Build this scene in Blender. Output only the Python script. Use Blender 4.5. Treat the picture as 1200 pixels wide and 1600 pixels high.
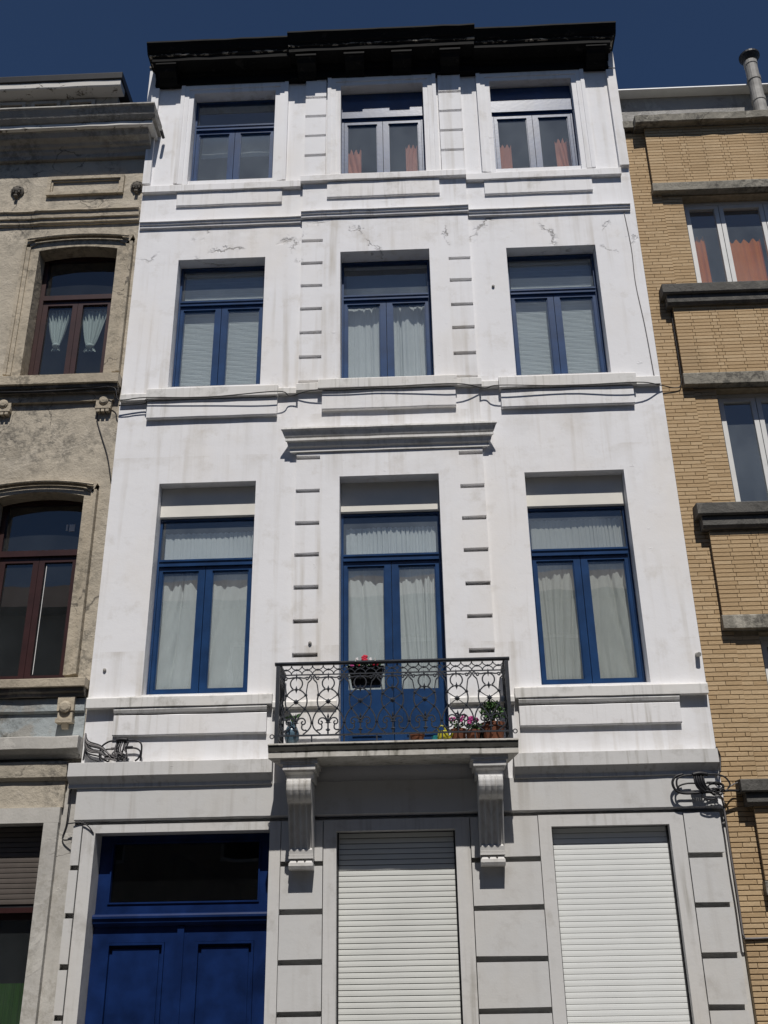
import bpy, bmesh, math, random
from mathutils import Vector, Matrix
R = math.radians
rnd = random.Random(7)
for o in list(bpy.data.objects):
    bpy.data.objects.remove(o)
scene = bpy.context.scene
COL = scene.collection

# ------------------------------------------------------------------ camera
cam = bpy.data.cameras.new('camera')
cam_o = bpy.data.objects.new('camera', cam)
COL.objects.link(cam_o)
PITCH, YAW, ROLL = 0.432357963, -0.0319173285, -0.0166369709
fwd = Vector((math.sin(YAW) * math.cos(PITCH), math.cos(YAW) * math.cos(PITCH), math.sin(PITCH)))
rt0 = Vector((math.cos(YAW), -math.sin(YAW), 0))
up0 = rt0.cross(fwd)
rt = math.cos(ROLL) * rt0 + math.sin(ROLL) * up0
upv = -math.sin(ROLL) * rt0 + math.cos(ROLL) * up0
mw = Matrix((rt, upv, -fwd)).transposed().to_4x4()
mw.translation = Vector((0, -9.6, 1.6))
cam_o.matrix_world = mw
cam.sensor_fit = 'VERTICAL'
cam.sensor_height = 36
cam.lens = 36
cam.clip_start = 0.05
cam.clip_end = 2000
scene.camera = cam_o
scene.render.resolution_x = 768
scene.render.resolution_y = 1024

# ------------------------------------------------------------------ light
SUN_EL, SUN_AZ = R(57.5), R(7.0)
world = bpy.data.worlds.new('World')
scene.world = world
world.use_nodes = True
wn = world.node_tree
wn.nodes.clear()
sky = wn.nodes.new('ShaderNodeTexSky')
sky.sky_type = 'NISHITA'
sky.sun_disc = False
sky.sun_elevation = SUN_EL
sky.sun_rotation = math.pi - SUN_AZ
sky.altitude = 600
sky.air_density = 1.0
sky.dust_density = 0.8
sky.ozone_density = 10.0
bg = wn.nodes.new('ShaderNodeBackground')
bg.inputs['Strength'].default_value = 0.05
wo = wn.nodes.new('ShaderNodeOutputWorld')
wn.links.new(sky.outputs[0], bg.inputs[0])
wn.links.new(bg.outputs[0], wo.inputs[0])
sun = bpy.data.lights.new('sun', 'SUN')
sun.energy = 5.0
sun.angle = R(0.53)
sun.color = (1.0, 0.955, 0.90)
sun_o = bpy.data.objects.new('sun', sun)
COL.objects.link(sun_o)
S = Vector((math.sin(SUN_AZ) * math.cos(SUN_EL), -math.cos(SUN_AZ) * math.cos(SUN_EL), math.sin(SUN_EL)))
sun_o.rotation_euler = (-S).to_track_quat('-Z', 'Y').to_euler()
sun_o.location = S * 40
scene.view_settings.view_transform = 'Standard'
scene.view_settings.look = 'None'
scene.view_settings.exposure = -0.27
scene.view_settings.gamma = 1.0
scene.view_settings.use_curve_mapping = False
scene.render.engine = 'CYCLES'
scene.cycles.transparent_max_bounces = 16
scene.cycles.max_bounces = 6
scene.cycles.diffuse_bounces = 3
scene.cycles.glossy_bounces = 3

# ------------------------------------------------------------------ materials
MATS = {}
class NT:
    """thin helper round a node tree"""
    def __init__(self, name):
        self.m = bpy.data.materials.new(name)
        self.m.use_nodes = True
        self.t = self.m.node_tree
        self.b = self.t.nodes['Principled BSDF']
        self.out = self.t.nodes['Material Output']
        self.pos = self.n('ShaderNodeNewGeometry').outputs['Position']
        MATS[name] = self.m
    def n(self, typ, **kw):
        nd = self.t.nodes.new(typ)
        for k, v in kw.items():
            if k in nd.inputs.keys():
                nd.inputs[k].default_value = v
            else:
                setattr(nd, k, v)
        return nd
    def l(self, a, b):
        self.t.links.new(a, b)
    def scaled(self, s):
        m = self.n('ShaderNodeMapping')
        m.inputs['Scale'].default_value = s
        self.l(self.pos, m.inputs['Vector'])
        return m.outputs[0]
    def noise(self, scale, s=(1, 1, 1), detail=4, rough=.55, dist=0):
        nd = self.n('ShaderNodeTexNoise')
        nd.inputs['Scale'].default_value = scale
        nd.inputs['Detail'].default_value = detail
        nd.inputs['Roughness'].default_value = rough
        nd.inputs['Distortion'].default_value = dist
        self.l(self.scaled(s), nd.inputs['Vector'])
        return nd.outputs[0]
    def ramp(self, fac, a, b, ca=0.0, cb=1.0):
        r = self.n('ShaderNodeMapRange')
        r.inputs[1].default_value = a
        r.inputs[2].default_value = b
        r.inputs[3].default_value = ca
        r.inputs[4].default_value = cb
        self.l(fac, r.inputs[0])
        return r.outputs[0]
    def mul(self, a, b, op='MULTIPLY'):
        m = self.n('ShaderNodeMath', operation=op)
        for i, v in enumerate((a, b)):
            if isinstance(v, (int, float)):
                m.inputs[i].default_value = v
            else:
                self.l(v, m.inputs[i])
        m.use_clamp = True
        return m.outputs[0]
    def mix(self, fac, a, b):
        m = self.n('ShaderNodeMix', data_type='RGBA')
        for sock, v in ((m.inputs[0], fac), (m.inputs[6], a), (m.inputs[7], b)):
            if isinstance(v, tuple):
                sock.default_value = (*v, 1)
            elif isinstance(v, (int, float)):
                sock.default_value = v
            else:
                self.l(v, sock)
        return m.outputs[2]
    def bump(self, h, strength=.3, dist=.01, prev=None):
        b = self.n('ShaderNodeBump')
        b.inputs['Strength'].default_value = strength
        b.inputs['Distance'].default_value = dist
        self.l(h, b.inputs['Height'])
        if prev is not None:
            self.l(prev, b.inputs['Normal'])
        return b.outputs[0]
    def fin(self, col, rough=.7, normal=None, spec=.3):
        if isinstance(col, tuple):
            self.b.inputs['Base Color'].default_value = (*col, 1)
        else:
            self.l(col, self.b.inputs['Base Color'])
        if isinstance(rough, (int, float)):
            self.b.inputs['Roughness'].default_value = rough
        else:
            self.l(rough, self.b.inputs['Roughness'])
        self.b.inputs['Specular IOR Level'].default_value = spec
        if normal is not None:
            self.l(normal, self.b.inputs['Normal'])
        return self.m

def sep_z(nt):
    s = nt.n('ShaderNodeSeparateXYZ')
    nt.l(nt.pos, s.inputs[0])
    return s.outputs

def plaster(name, base, dirt, streak=.35, dirty=.3, cracks=None, bump=.25, fine_=9, ledges=()):
    """painted render: tone drift, rain streaks, grime spots, hairline cracks"""
    t = NT(name)
    big = t.ramp(t.noise(.7, detail=5), .3, .75)
    c = t.mix(big, base, tuple(v * .93 for v in base))
    warm = t.ramp(t.noise(.8, (1, 1, .55), detail=5, rough=.6), .48, .75, 0, .75)
    c = t.mix(warm, c, (base[0] * .95, base[1] * .90, base[2] * .82))
    flake = t.mul(t.ramp(t.noise(4.5, (1, 1, 1.6), detail=5, rough=.65), .66, .675), t.ramp(t.noise(1.1, detail=2), .5, .6))
    c = t.mix(t.mul(flake, .35), c, tuple(v * .72 for v in base))
    st = t.mul(t.ramp(t.noise(fine_, (1, 1, .05), detail=3), .52, .75), t.ramp(t.noise(1.3, (1, 1, .6)), .42, .7))
    c = t.mix(t.mul(st, streak), c, dirt)
    if ledges:      # rain runs that start under sills, hood and string courses
        zc = sep_z(t)[2]
        tot = None
        for zl, ln_ in ledges:
            band_ = t.mul(t.ramp(zc, zl - ln_, zl), t.ramp(zc, zl + .005, zl + .01, 1, 0))
            tot = band_ if tot is None else t.mul(tot, band_, 'MAXIMUM')
        runs = t.ramp(t.noise(7, (1, 1, .035), detail=5, rough=.7), .50, .72)
        runs = t.mul(runs, t.ramp(t.noise(.9, (1, 1, .3), detail=2), .36, .6))
        c = t.mix(t.mul(t.mul(runs, tot), .45), c, (.36, .32, .25))
        smut = t.mul(t.mul(tot, tot), t.ramp(t.noise(2.6, (1, 1, 1.4), detail=6, rough=.65), .48, .7))
        c = t.mix(t.mul(smut, .38), c, (.42, .37, .29))
    sp = t.mul(t.ramp(t.noise(3.5, detail=5, rough=.7), .55, .75), dirty)
    c = t.mix(sp, c, dirt)
    fine = t.noise(60, detail=2, rough=.6)
    h = t.bump(t.noise(6, detail=4, rough=.6), bump, .012)
    h = t.bump(fine, bump * .7, .003, h)
    h = t.bump(flake, .5, .004, h)
    if cracks:
        zlo, zhi, thr = cracks
        z = sep_z(t)[2]
        band = t.mul(t.ramp(z, zlo - .15, zlo), t.ramp(z, zhi, zhi + .15, 1, 0))
        v = t.n('ShaderNodeTexVoronoi', feature='DISTANCE_TO_EDGE')
        v.inputs['Scale'].default_value = 1.25
        dn = t.n('ShaderNodeTexNoise')
        dn.inputs['Scale'].default_value = 4
        dn.inputs['Detail'].default_value = 8
        dn.inputs['Roughness'].default_value = .7
        t.l(t.pos, dn.inputs['Vector'])
        ad = t.n('ShaderNodeVectorMath', operation='MULTIPLY_ADD')
        ad.inputs[1].default_value = (.55, .0, .35)
        t.l(dn.outputs[1], ad.inputs[0])
        t.l(t.pos, ad.inputs[2])
        t.l(ad.outputs[0], v.inputs['Vector'])
        line = t.ramp(v.outputs[0], .002, .011, 1, 0)
        where = t.ramp(t.noise(1.6, detail=3), thr, thr + .06)
        cr = t.mul(t.mul(line, where), band)
        # flaked chips along the cracks
        chip = t.mul(t.mul(t.ramp(v.outputs[0], .01, .05, 1, 0), t.ramp(t.noise(11, detail=5), .56, .6)), t.mul(where, band))
        c = t.mix(t.mul(chip, .4), c, tuple(v_ * .8 for v_ in base))
        c = t.mix(t.mul(cr, .5), c, (.30, .27, .23))
        inv = t.mul(t.mul(cr, chip, 'ADD'), -1.0)
        m = t.n('ShaderNodeMath', operation='SUBTRACT')
        m.inputs[0].default_value = 1
        t.l(t.mul(cr, chip, 'MAXIMUM'), m.inputs[1])
        h = t.bump(m.outputs[0], .8, .012, h)
    t.fin(c, .75, h, .25)
    return t.m

plaster('white_paint', (.83, .83, .845), (.42, .37, .29), .8, .34, (9.35, 9.8, .50), ledges=((10.37, .3), (9.84, .6), (7.2, .7), (6.75, .45), (4.02, .3), (7.63, .35), (3.76, .35), (4.6, .5)))
plaster('white_trim', (.82, .815, .82), (.34, .31, .25), .9, .45, fine_=20)
plaster('sill_trim', (.73, .72, .70), (.22, .21, .17), .95, .6, fine_=24)
plaster('ground_paint', (.60, .598, .59), (.32, .29, .25), .65, .4)
plaster('ground_trim', (.62, .615, .605), (.26, .24, .20), .9, .5, fine_=22)

def slab_stone():
    # pale painted slab edge, near-black ragged band on the undercut between lip and fascia
    t = NT('slab_stone')
    x, y, z = sep_z(t)
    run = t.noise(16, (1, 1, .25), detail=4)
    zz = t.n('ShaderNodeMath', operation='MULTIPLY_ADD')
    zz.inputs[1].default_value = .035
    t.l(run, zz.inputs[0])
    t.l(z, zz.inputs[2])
    dark_band = t.mul(t.ramp(zz.outputs[0], 3.500, 3.512), t.ramp(zz.outputs[0], 3.558, 3.572, 1, 0))
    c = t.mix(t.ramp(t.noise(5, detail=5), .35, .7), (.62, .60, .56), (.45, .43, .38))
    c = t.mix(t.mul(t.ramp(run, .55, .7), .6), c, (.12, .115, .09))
    c = t.mix(t.mul(dark_band, .92), c, (.035, .034, .028))
    t.fin(c, .85, t.bump(t.noise(30, detail=5), .5, .006), .2)
slab_stone()

def weathered(name, base, dark, pale, amt=.6, rough_=1.0):
    t = NT(name)
    a = t.ramp(t.noise(1.1, detail=8, rough=.65), .35, .7)
    c = t.mix(a, base, tuple(v * .70 for v in base))
    p = t.mul(t.ramp(t.noise(2.2, detail=9, rough=.7, dist=.6), .55, .62), .6)
    c = t.mix(p, c, pale)
    blot = t.mul(t.ramp(t.noise(1.2, (1.3, 1, .9), detail=3), .46, .58), t.ramp(t.noise(13, detail=6, rough=.8), .46, .58))
    c = t.mix(t.mul(blot, amt), c, dark)
    st = t.mul(t.ramp(t.noise(14, (1, 1, .06), detail=4), .5, .75), t.ramp(t.noise(1.7), .45, .65))
    c = t.mix(t.mul(st, amt * .7), c, dark)
    v = t.n('ShaderNodeTexVoronoi', feature='DISTANCE_TO_EDGE')
    v.inputs['Scale'].default_value = 1.5
    dn = t.n('ShaderNodeTexNoise')
    dn.inputs['Scale'].default_value = 3
    dn.inputs['Detail'].default_value = 8
    t.l(t.pos, dn.inputs['Vector'])
    ad = t.n('ShaderNodeVectorMath', operation='MULTIPLY_ADD')
    ad.inputs[1].default_value = (.6, 0, .5)
    t.l(dn.outputs[1], ad.inputs[0])
    t.l(t.pos, ad.inputs[2])
    t.l(ad.outputs[0], v.inputs['Vector'])
    cr = t.mul(t.ramp(v.outputs[0], .002, .012, 1, 0), t.ramp(t.noise(1.4, detail=2), .5, .56))
    c = t.mix(t.mul(cr, .7), c, (.06, .055, .05))
    h = t.bump(t.noise(5, detail=6, rough=.68), .85 * rough_, .03)
    h = t.bump(t.noise(45, detail=5), .35, .004, h)
    h = t.bump(p, .5, .006, h)
    t.fin(c, .85, h, .2)
    return t.m
weathered('old_render', (.52, .465, .375), (.10, .095, .085), (.52, .47, .39), .6)
weathered('old_stone', (.51, .445, .345), (.09, .085, .07), (.46, .40, .31), .55)
weathered('old_cornice', (.38, .365, .335), (.10, .09, .075), (.50, .47, .41), .5)
weathered('sooty_stone', (.16, .145, .125), (.03, .03, .028), (.30, .27, .23), .9)
weathered('old_pale', (.55, .53, .49), (.26, .24, .20), (.60, .58, .53), .4, .3)
weathered('peeling_blue', (.40, .44, .45), (.10, .10, .09), (.30, .27, .23), .85)
weathered('concrete_sill', (.13, .125, .115), (.05, .05, .045), (.19, .18, .16), .6)
weathered('concrete_band', (.30, .28, .235), (.09, .085, .075), (.52, .49, .42), .9)
weathered('parapet_render', (.40, .39, .37), (.16, .155, .14), (.50, .49, .46), .8)

def simple(name, col, rough=.5, spec=.4, var=.12, scale=8, bump=.1, metallic=0, coat=0):
    t = NT(name)
    c = t.mix(t.ramp(t.noise(scale, detail=5), .3, .7), tuple(v * (1 - var) for v in col), tuple(min(1, v * (1 + var)) for v in col))
    h = t.bump(t.noise(scale * 5, detail=4), bump, .004)
    t.fin(c, rough, h, spec)
    t.b.inputs['Metallic'].default_value = metallic
    if coat:
        t.b.inputs['Coat Weight'].default_value = coat
        t.b.inputs['Coat Roughness'].default_value = .25
    return t.m
simple('blue_paint', (.011, .042, .122), .28, .5, .22, 5)
simple('door_blue', (.006, .020, .085), .35, .22, .38, 4)
simple('brown_paint', (.034, .0115, .011), .4, .5, .2)
simple('white_pvc', (.72, .72, .70), .35, .4, .05)
simple('white_board', (.74, .72, .66), .5, .3, .06, 3)
simple('shutter_white', (.68, .69, .66), .4, .4, .05, 2)
simple('shutter_white_b', (.74, .755, .74), .4, .4, .04, 2)
simple('shutter_brown', (.10, .085, .075), .5, .4, .1)
simple('iron', (.022, .026, .035), .5, .5, .3, 20, .3)
simple('cable_black', (.015, .015, .018), .5, .4, .2)
simple('cable_grey', (.16, .15, .15), .5, .4, .2)
simple('interior', (.22, .20, .17), .9, .1, .2, 1)
simple('interior_dark', (.05, .045, .04), .9, .1, .2, 1)
simple('slate', (.05, .05, .055), .7, .3, .2)
simple('black_lead', (.02, .02, .022), .5, .4, .2)
simple('white_metal', (.75, .76, .76), .35, .5, .05)
simple('asphalt', (.05, .05, .05), .9, .2, .25, 20, .5)
simple('paving', (.10, .098, .095), .85, .2, .15, 6, .3)
simple('facing_wall', (.30, .25, .21), .9, .2, .15, 2)
simple('facing_roof', (.10, .05, .04), .8, .2, .15, 2)
simple('terracotta', (.16, .06, .032), .7, .3, .25, 12)
simple('dark_plastic', (.012, .012, .012), .35, .5, .2)
simple('yellow_plastic', (.42, .38, .03), .3, .5, .1)
simple('teal_glaze', (.03, .22, .24), .2, .6, .2)
simple('blue_glaze', (.09, .15, .20), .2, .6, .35, 18)
simple('dormer_pane', (.012, .012, .013), .15, .5, .2)
simple('soil', (.03, .022, .015), .95, .1, .3, 30)
simple('flower_red', (.5, .02, .05), .6, .2, .2)
simple('flower_pink', (.42, .05, .22), .6, .2, .2)
simple('flower_white', (.75, .72, .72), .6, .2, .1)
simple('leaf', (.045, .12, .025), .45, .4, .45, 25)
simple('leaf_pale', (.10, .19, .07), .45, .4, .4, 25)
simple('rusty_metal', (.30, .29, .27), .6, .4, .3, 9, .3)
simple('sticker', (.8, .8, .8), .6, .3, .03)

def peel(name, under, over, thr, col2=None):
    t = NT(name)
    n = t.noise(7, (1, 1, 2.2), detail=8, rough=.7, dist=.5)
    p = t.ramp(n, thr, thr + .03)
    c = t.mix(p, over, under)
    h = t.bump(p, .6, .006)
    t.fin(c, .75, h, .15)
    return t.m
peel('cornice_black', (.018, .017, .016), (.004, .004, .004), .60)
peel('cornice_peel', (.36, .33, .28), (.018, .017, .016), .53)
peel('dormer_white', (.18, .16, .13), (.66, .64, .60), .60)

def glass(name, tint, ior=1.5, rough=.0, dust_haze=.13):
    t = NT(name)
    t.t.nodes.remove(t.b)
    tr = t.n('ShaderNodeBsdfTransparent')
    tr.inputs[0].default_value = (*tint, 1)
    gl = t.n('ShaderNodeBsdfGlossy')
    gl.inputs['Roughness'].default_value = rough
    gl.inputs[0].default_value = (1, 1, 1, 1)
    fr = t.n('ShaderNodeFresnel')
    fr.inputs[0].default_value = ior
    h = t.bump(t.noise(1.6, detail=2), .06, .02)
    t.l(h, gl.inputs['Normal'])
    mx = t.n('ShaderNodeMixShader')
    gm = t.n('ShaderNodeNewGeometry')
    front = t.n('ShaderNodeMath', operation='SUBTRACT')
    front.inputs[0].default_value = 1
    t.l(gm.outputs['Backfacing'], front.inputs[1])
    t.l(t.mul(fr.outputs[0], front.outputs[0]), mx.inputs[0])
    film = t.n('ShaderNodeBsdfDiffuse')          # pale dusty film, its bluish colour stands in for reflected sky haze
    film.inputs[0].default_value = (.58, .66, .70, 1)
    dm_ = t.n('ShaderNodeMixShader')
    t.l(t.mul(t.ramp(t.noise(2.2, (1, 1, .7), detail=5), .3, .75, dust_haze * .6, dust_haze * 1.5), front.outputs[0]), dm_.inputs[0])
    t.l(tr.outputs[0], dm_.inputs[1])
    t.l(film.outputs[0], dm_.inputs[2])
    t.l(dm_.outputs[0], mx.inputs[1])
    t.l(gl.outputs[0], mx.inputs[2])
    t.l(mx.outputs[0], t.out.inputs[0])
    return t.m
glass('window_glass', (.93, .95, .95), 2.25)
glass('door_glass', (.6, .62, .6), 1.6, dust_haze=.004)
glass('dark_glass', (.80, .84, .84), 2.0, dust_haze=.03)

def cloth(name, col, trans=.35, spec=.1):
    t = NT(name)
    t.t.nodes.remove(t.b)
    w = t.noise(90, (1, 1, .15), detail=3)
    c = t.mix(t.ramp(w, .3, .7), tuple(v * .9 for v in col), col)
    d = t.n('ShaderNodeBsdfDiffuse')
    tr = t.n('ShaderNodeBsdfTranslucent')
    t.l(c, d.inputs[0])
    t.l(c, tr.inputs[0])
    h = t.bump(t.noise(25, (1, 1, .3), detail=4), .25, .01)
    t.l(h, d.inputs['Normal'])
    mx = t.n('ShaderNodeMixShader')
    mx.inputs[0].default_value = trans
    t.l(d.outputs[0], mx.inputs[1])
    t.l(tr.outputs[0], mx.inputs[2])
    t.l(mx.outputs[0], t.out.inputs[0])
    return t.m
cloth('net_white', (.84, .87, .87), .25)
cloth('net_grey', (.66, .66, .62), .25)
cloth('net_bright', (.88, .9, .88), .25)
cloth('curtain_pink', (.85, .36, .24))
cloth('curtain_orange', (.92, .27, .02))
cloth('curtain_green', (.06, .17, .02))
cloth('blind_white', (.80, .84, .84), .2)
cloth('blind_blue', (.42, .50, .54), .3)

def brick_mat():
    t = NT('roman_brick')
    g = t.n('ShaderNodeNewGeometry')
    oi = t.n('ShaderNodeObjectInfo')
    s = t.n('ShaderNodeMath', operation='ADD')
    t.l(g.outputs['Random Per Island'], s.inputs[0])
    t.l(oi.outputs['Random'], s.inputs[1])
    f = t.n('ShaderNodeMath', operation='FRACT')
    t.l(s.outputs[0], f.inputs[0])
    r = t.n('ShaderNodeValToRGB')
    e = r.color_ramp.elements
    e[0].position = 0
    e[0].color = (.47, .335, .19, 1)
    e[1].position = 1
    e[1].color = (.58, .435, .265, 1)
    m_ = e.new(.5)
    m_.color = (.53, .385, .225, 1)
    t.l(f.outputs[0], r.inputs[0])
    soot = t.mul(t.ramp(t.noise(1.2, (1, 1, .8), detail=4), .5, .75), .4)
    c = t.mix(soot, r.outputs[0], (.21, .155, .095))
    gr = t.ramp(t.noise(45, (1, 1, 2), detail=5), .3, .7, 0, .3)
    c = t.mix(gr, c, (.30, .20, .11))
    h = t.bump(t.noise(35, (1, 1, 2), detail=6), .45, .006)
    t.fin(c, .85, h, .2)
brick_mat()
simple('mortar', (.36, .29, .20), .95, .1, .2, 20, .3)
M = MATS

# ------------------------------------------------------------------ mesh helpers
class MB:
    def __init__(self):
        self.v, self.f = [], []
    def box(self, x0, x1, y0, y1, z0, z1, skip=''):
        b = len(self.v)
        self.v += [(x0, y0, z0), (x1, y0, z0), (x1, y1, z0), (x0, y1, z0), (x0, y0, z1), (x1, y0, z1), (x1, y1, z1), (x0, y1, z1)]
        fs = {'b': (3, 2, 1, 0), 't': (4, 5, 6, 7), 'f': (0, 1, 5, 4), 'k': (2, 3, 7, 6), 'l': (3, 0, 4, 7), 'r': (1, 2, 6, 5)}
        self.f += [tuple(b + i for i in q) for k, q in fs.items() if k not in skip]
        return self
    def frame(self, x0, x1, z0, z1, w, y0, y1, wb=None, wt=None):
        """rectangular frame in the facade plane"""
        wb = w if wb is None else wb
        wt = w if wt is None else wt
        self.box(x0, x0 + w, y0, y1, z0, z1)
        self.box(x1 - w, x1, y0, y1, z0, z1)
        self.box(x0 + w, x1 - w, y0, y1, z0, z0 + wb)
        self.box(x0 + w, x1 - w, y0, y1, z1 - wt, z1)
        return self
    def prof_x(self, prof, x0, x1, seg=None, jit=0.0, seed=1, miter=0):
        """closed (y,z) profile swept along x with slight unevenness"""
        r = random.Random(seed)
        n = max(1, int(round((x1 - x0) / (seg or .3)))) if jit else 1
        k = len(prof)
        b = len(self.v)
        ym = max(p[0] for p in prof)
        for i in range(n + 1):
            x = x0 + (x1 - x0) * i / n
            jy, jz = r.uniform(-jit, jit), r.uniform(-jit, jit)
            for (y, z) in prof:
                dx = 0
                if miter and i in (0, n):
                    dx = (ym - y) * miter * (1 if i == 0 else -1) * -1
                back = 0 if y > ym - 1e-6 else 1
                self.v.append((x + dx, y + jy * back, z + jz + r.uniform(-jit, jit) * .3))
        for i in range(n):
            for j in range(k):
                a, c = b + i * k + j, b + i * k + (j + 1) % k
                self.f.append((a, c, c + k, a + k))
        self.f.append(tuple(b + j for j in range(k))[::-1])
        self.f.append(tuple(b + n * k + j for j in range(k)))
        return self
    def tube(self, pts, r, n=6, close=False):
        P = [Vector(p) for p in pts]
        if len(P) < 2:
            return self
        rr = r if isinstance(r, (list, tuple)) else [r] * len(P)
        b = len(self.v)
        ref = None
        for i, p in enumerate(P):
            if close:
                t = P[(i + 1) % len(P)] - P[i - 1]
            else:
                t = P[min(i + 1, len(P) - 1)] - P[max(i - 1, 0)]
            if t.length < 1e-9:
                t = Vector((1, 0, 0))
            t.normalize()
            if ref is None:
                ref = Vector((0, 1, 0)) if abs(t.y) < .9 else Vector((1, 0, 0))
            u = (ref - t * ref.dot(t))
            if u.length < 1e-6:
                u = t.orthogonal()
            u.normalize()
            ref = u
            w = t.cross(u)
            for j in range(n):
                a = 2 * math.pi * j / n
                q = p + (u * math.cos(a) + w * math.sin(a)) * rr[i]
                self.v.append(tuple(q))
        m = len(P)
        for i in range(m if close else m - 1):
            for j in range(n):
                a, c = b + i * n + j, b + i * n + (j + 1) % n
                d, e = b + ((i + 1) % m) * n + j, b + ((i + 1) % m) * n + (j + 1) % n
                self.f.append((a, c, e, d))
        if not close:
            self.f.append(tuple(b + j for j in range(n))[::-1])
            self.f.append(tuple(b + (m - 1) * n + j for j in range(n)))
        return self
    def lathe(self, prof, c, n=16, axis='z'):
        """(r, h) profile revolved about an axis through c"""
        b = len(self.v)
        for (r, h) in prof:
            for j in range(n):
                a = 2 * math.pi * j / n
                if axis == 'z':
                    self.v.append((c[0] + r * math.cos(a), c[1] + r * math.sin(a), c[2] + h))
                else:
                    self.v.append((c[0] + r * math.cos(a), c[1] + h, c[2] + r * math.sin(a)))
        for i in range(len(prof) - 1):
            for j in range(n):
                a, d = b + i * n + j, b + i * n + (j + 1) % n
                self.f.append((a, d, d + n, a + n))
        self.f.append(tuple(b + j for j in range(n))[::-1])
        self.f.append(tuple(b + (len(prof) - 1) * n + j for j in range(n)))
        return self
    def grid(self, fn, nu, nv):
        b = len(self.v)
        for i in range(nu + 1):
            for j in range(nv + 1):
                self.v.append(tuple(fn(i / nu, j / nv)))
        for i in range(nu):
            for j in range(nv):
                a = b + i * (nv + 1) + j
                self.f.append((a, a + nv + 1, a + nv + 2, a + 1))
        return self
    def ball(self, c, rx, ry, rz, n=7, m=5):
        return self.grid(lambda u, v: (c[0] + rx * math.cos(2 * math.pi * u) * math.sin(math.pi * v),
                                       c[1] + ry * math.sin(2 * math.pi * u) * math.sin(math.pi * v),
                                       c[2] + rz * math.cos(math.pi * v)), n, m)
    def mesh(self, name, mat, smooth=False):
        me = bpy.data.meshes.new(name)
        me.from_pydata(self.v, [], self.f)
        bm = bmesh.new()
        bm.from_mesh(me)
        if smooth:
            bmesh.ops.remove_doubles(bm, verts=bm.verts, dist=1e-5)
        bmesh.ops.recalc_face_normals(bm, faces=bm.faces)
        bm.to_mesh(me)
        bm.free()
        me.materials.append(M[mat])
        if smooth:
            for p in me.polygons:
                p.use_smooth = True
        me.update()
        return me
    def build(self, name, mat, parent=None, smooth=False):
        o = bpy.data.objects.new(name, self.mesh(name, mat, smooth))
        COL.objects.link(o)
        adopt(o, parent)
        return o

def adopt(o, parent):
    if parent is None:
        return
    o.parent = parent
    if parent.type == 'EMPTY':
        o.matrix_parent_inverse = Matrix.Translation(-parent.location)

def empty(name, loc, label, cat, group=None):
    o = bpy.data.objects.new(name, None)
    o.empty_display_size = .1
    COL.objects.link(o)
    o.location = loc
    return tag(o, label, cat, group)

def tag(o, label=None, cat=None, group=None, kind=None):
    if label: o['label'] = label
    if cat: o['category'] = cat
    if group: o['group'] = group
    if kind: o['kind'] = kind
    return o

def instance(me, name, loc, parent, rot=None, scale=None):
    o = bpy.data.objects.new(name, me)
    COL.objects.link(o)
    o.location = loc
    if rot: o.rotation_euler = rot
    if scale: o.scale = scale
    adopt(o, parent)
    return o

def wall(x0, x1, z0, z1, yf, yb, holes, name, mat, parent, cut=None):
    """wall slab with rectangular openings and their reveals"""
    xs = sorted({x0, x1, *[min(max(h[i], x0), x1) for h in holes for i in (0, 1)]})
    zs = sorted({z0, z1, *[min(max(h[i], z0), z1) for h in holes for i in (2, 3)]})
    def solid(i, j):
        if not (0 <= i < len(xs) - 1 and 0 <= j < len(zs) - 1):
            return False
        cx, cz = (xs[i] + xs[i + 1]) / 2, (zs[j] + zs[j + 1]) / 2
        return not any(h[0] < cx < h[1] and h[2] < cz < h[3] for h in holes)
    m = MB()
    idx = {}
    def V(x, y, z):
        k = (round(x, 5), round(y, 5), round(z, 5))
        if k not in idx:
            idx[k] = len(m.v)
            m.v.append(k)
        return idx[k]
    for i in range(len(xs) - 1):
        for j in range(len(zs) - 1):
            if not solid(i, j):
                continue
            a, b, c, d = xs[i], xs[i + 1], zs[j], zs[j + 1]
            m.f.append((V(a, yf, c), V(b, yf, c), V(b, yf, d), V(a, yf, d)))
            m.f.append((V(a, yb, c), V(a, yb, d), V(b, yb, d), V(b, yb, c)))
            if not solid(i - 1, j): m.f.append((V(a, yf, c), V(a, yf, d), V(a, yb, d), V(a, yb, c)))
            if not solid(i + 1, j): m.f.append((V(b, yf, c), V(b, yb, c), V(b, yb, d), V(b, yf, d)))
            if not solid(i, j - 1): m.f.append((V(a, yf, c), V(a, yb, c), V(b, yb, c), V(b, yf, c)))
            if not solid(i, j + 1): m.f.append((V(a, yf, d), V(b, yf, d), V(b, yb, d), V(a, yb, d)))
    return m.build(name, mat, parent)

def step_prof(pts, yb):
    """front outline (y,z) from top to bottom closed at the back plane"""
    return [(yb, pts[0][1])] + pts + [(yb, pts[-1][1])]

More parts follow.
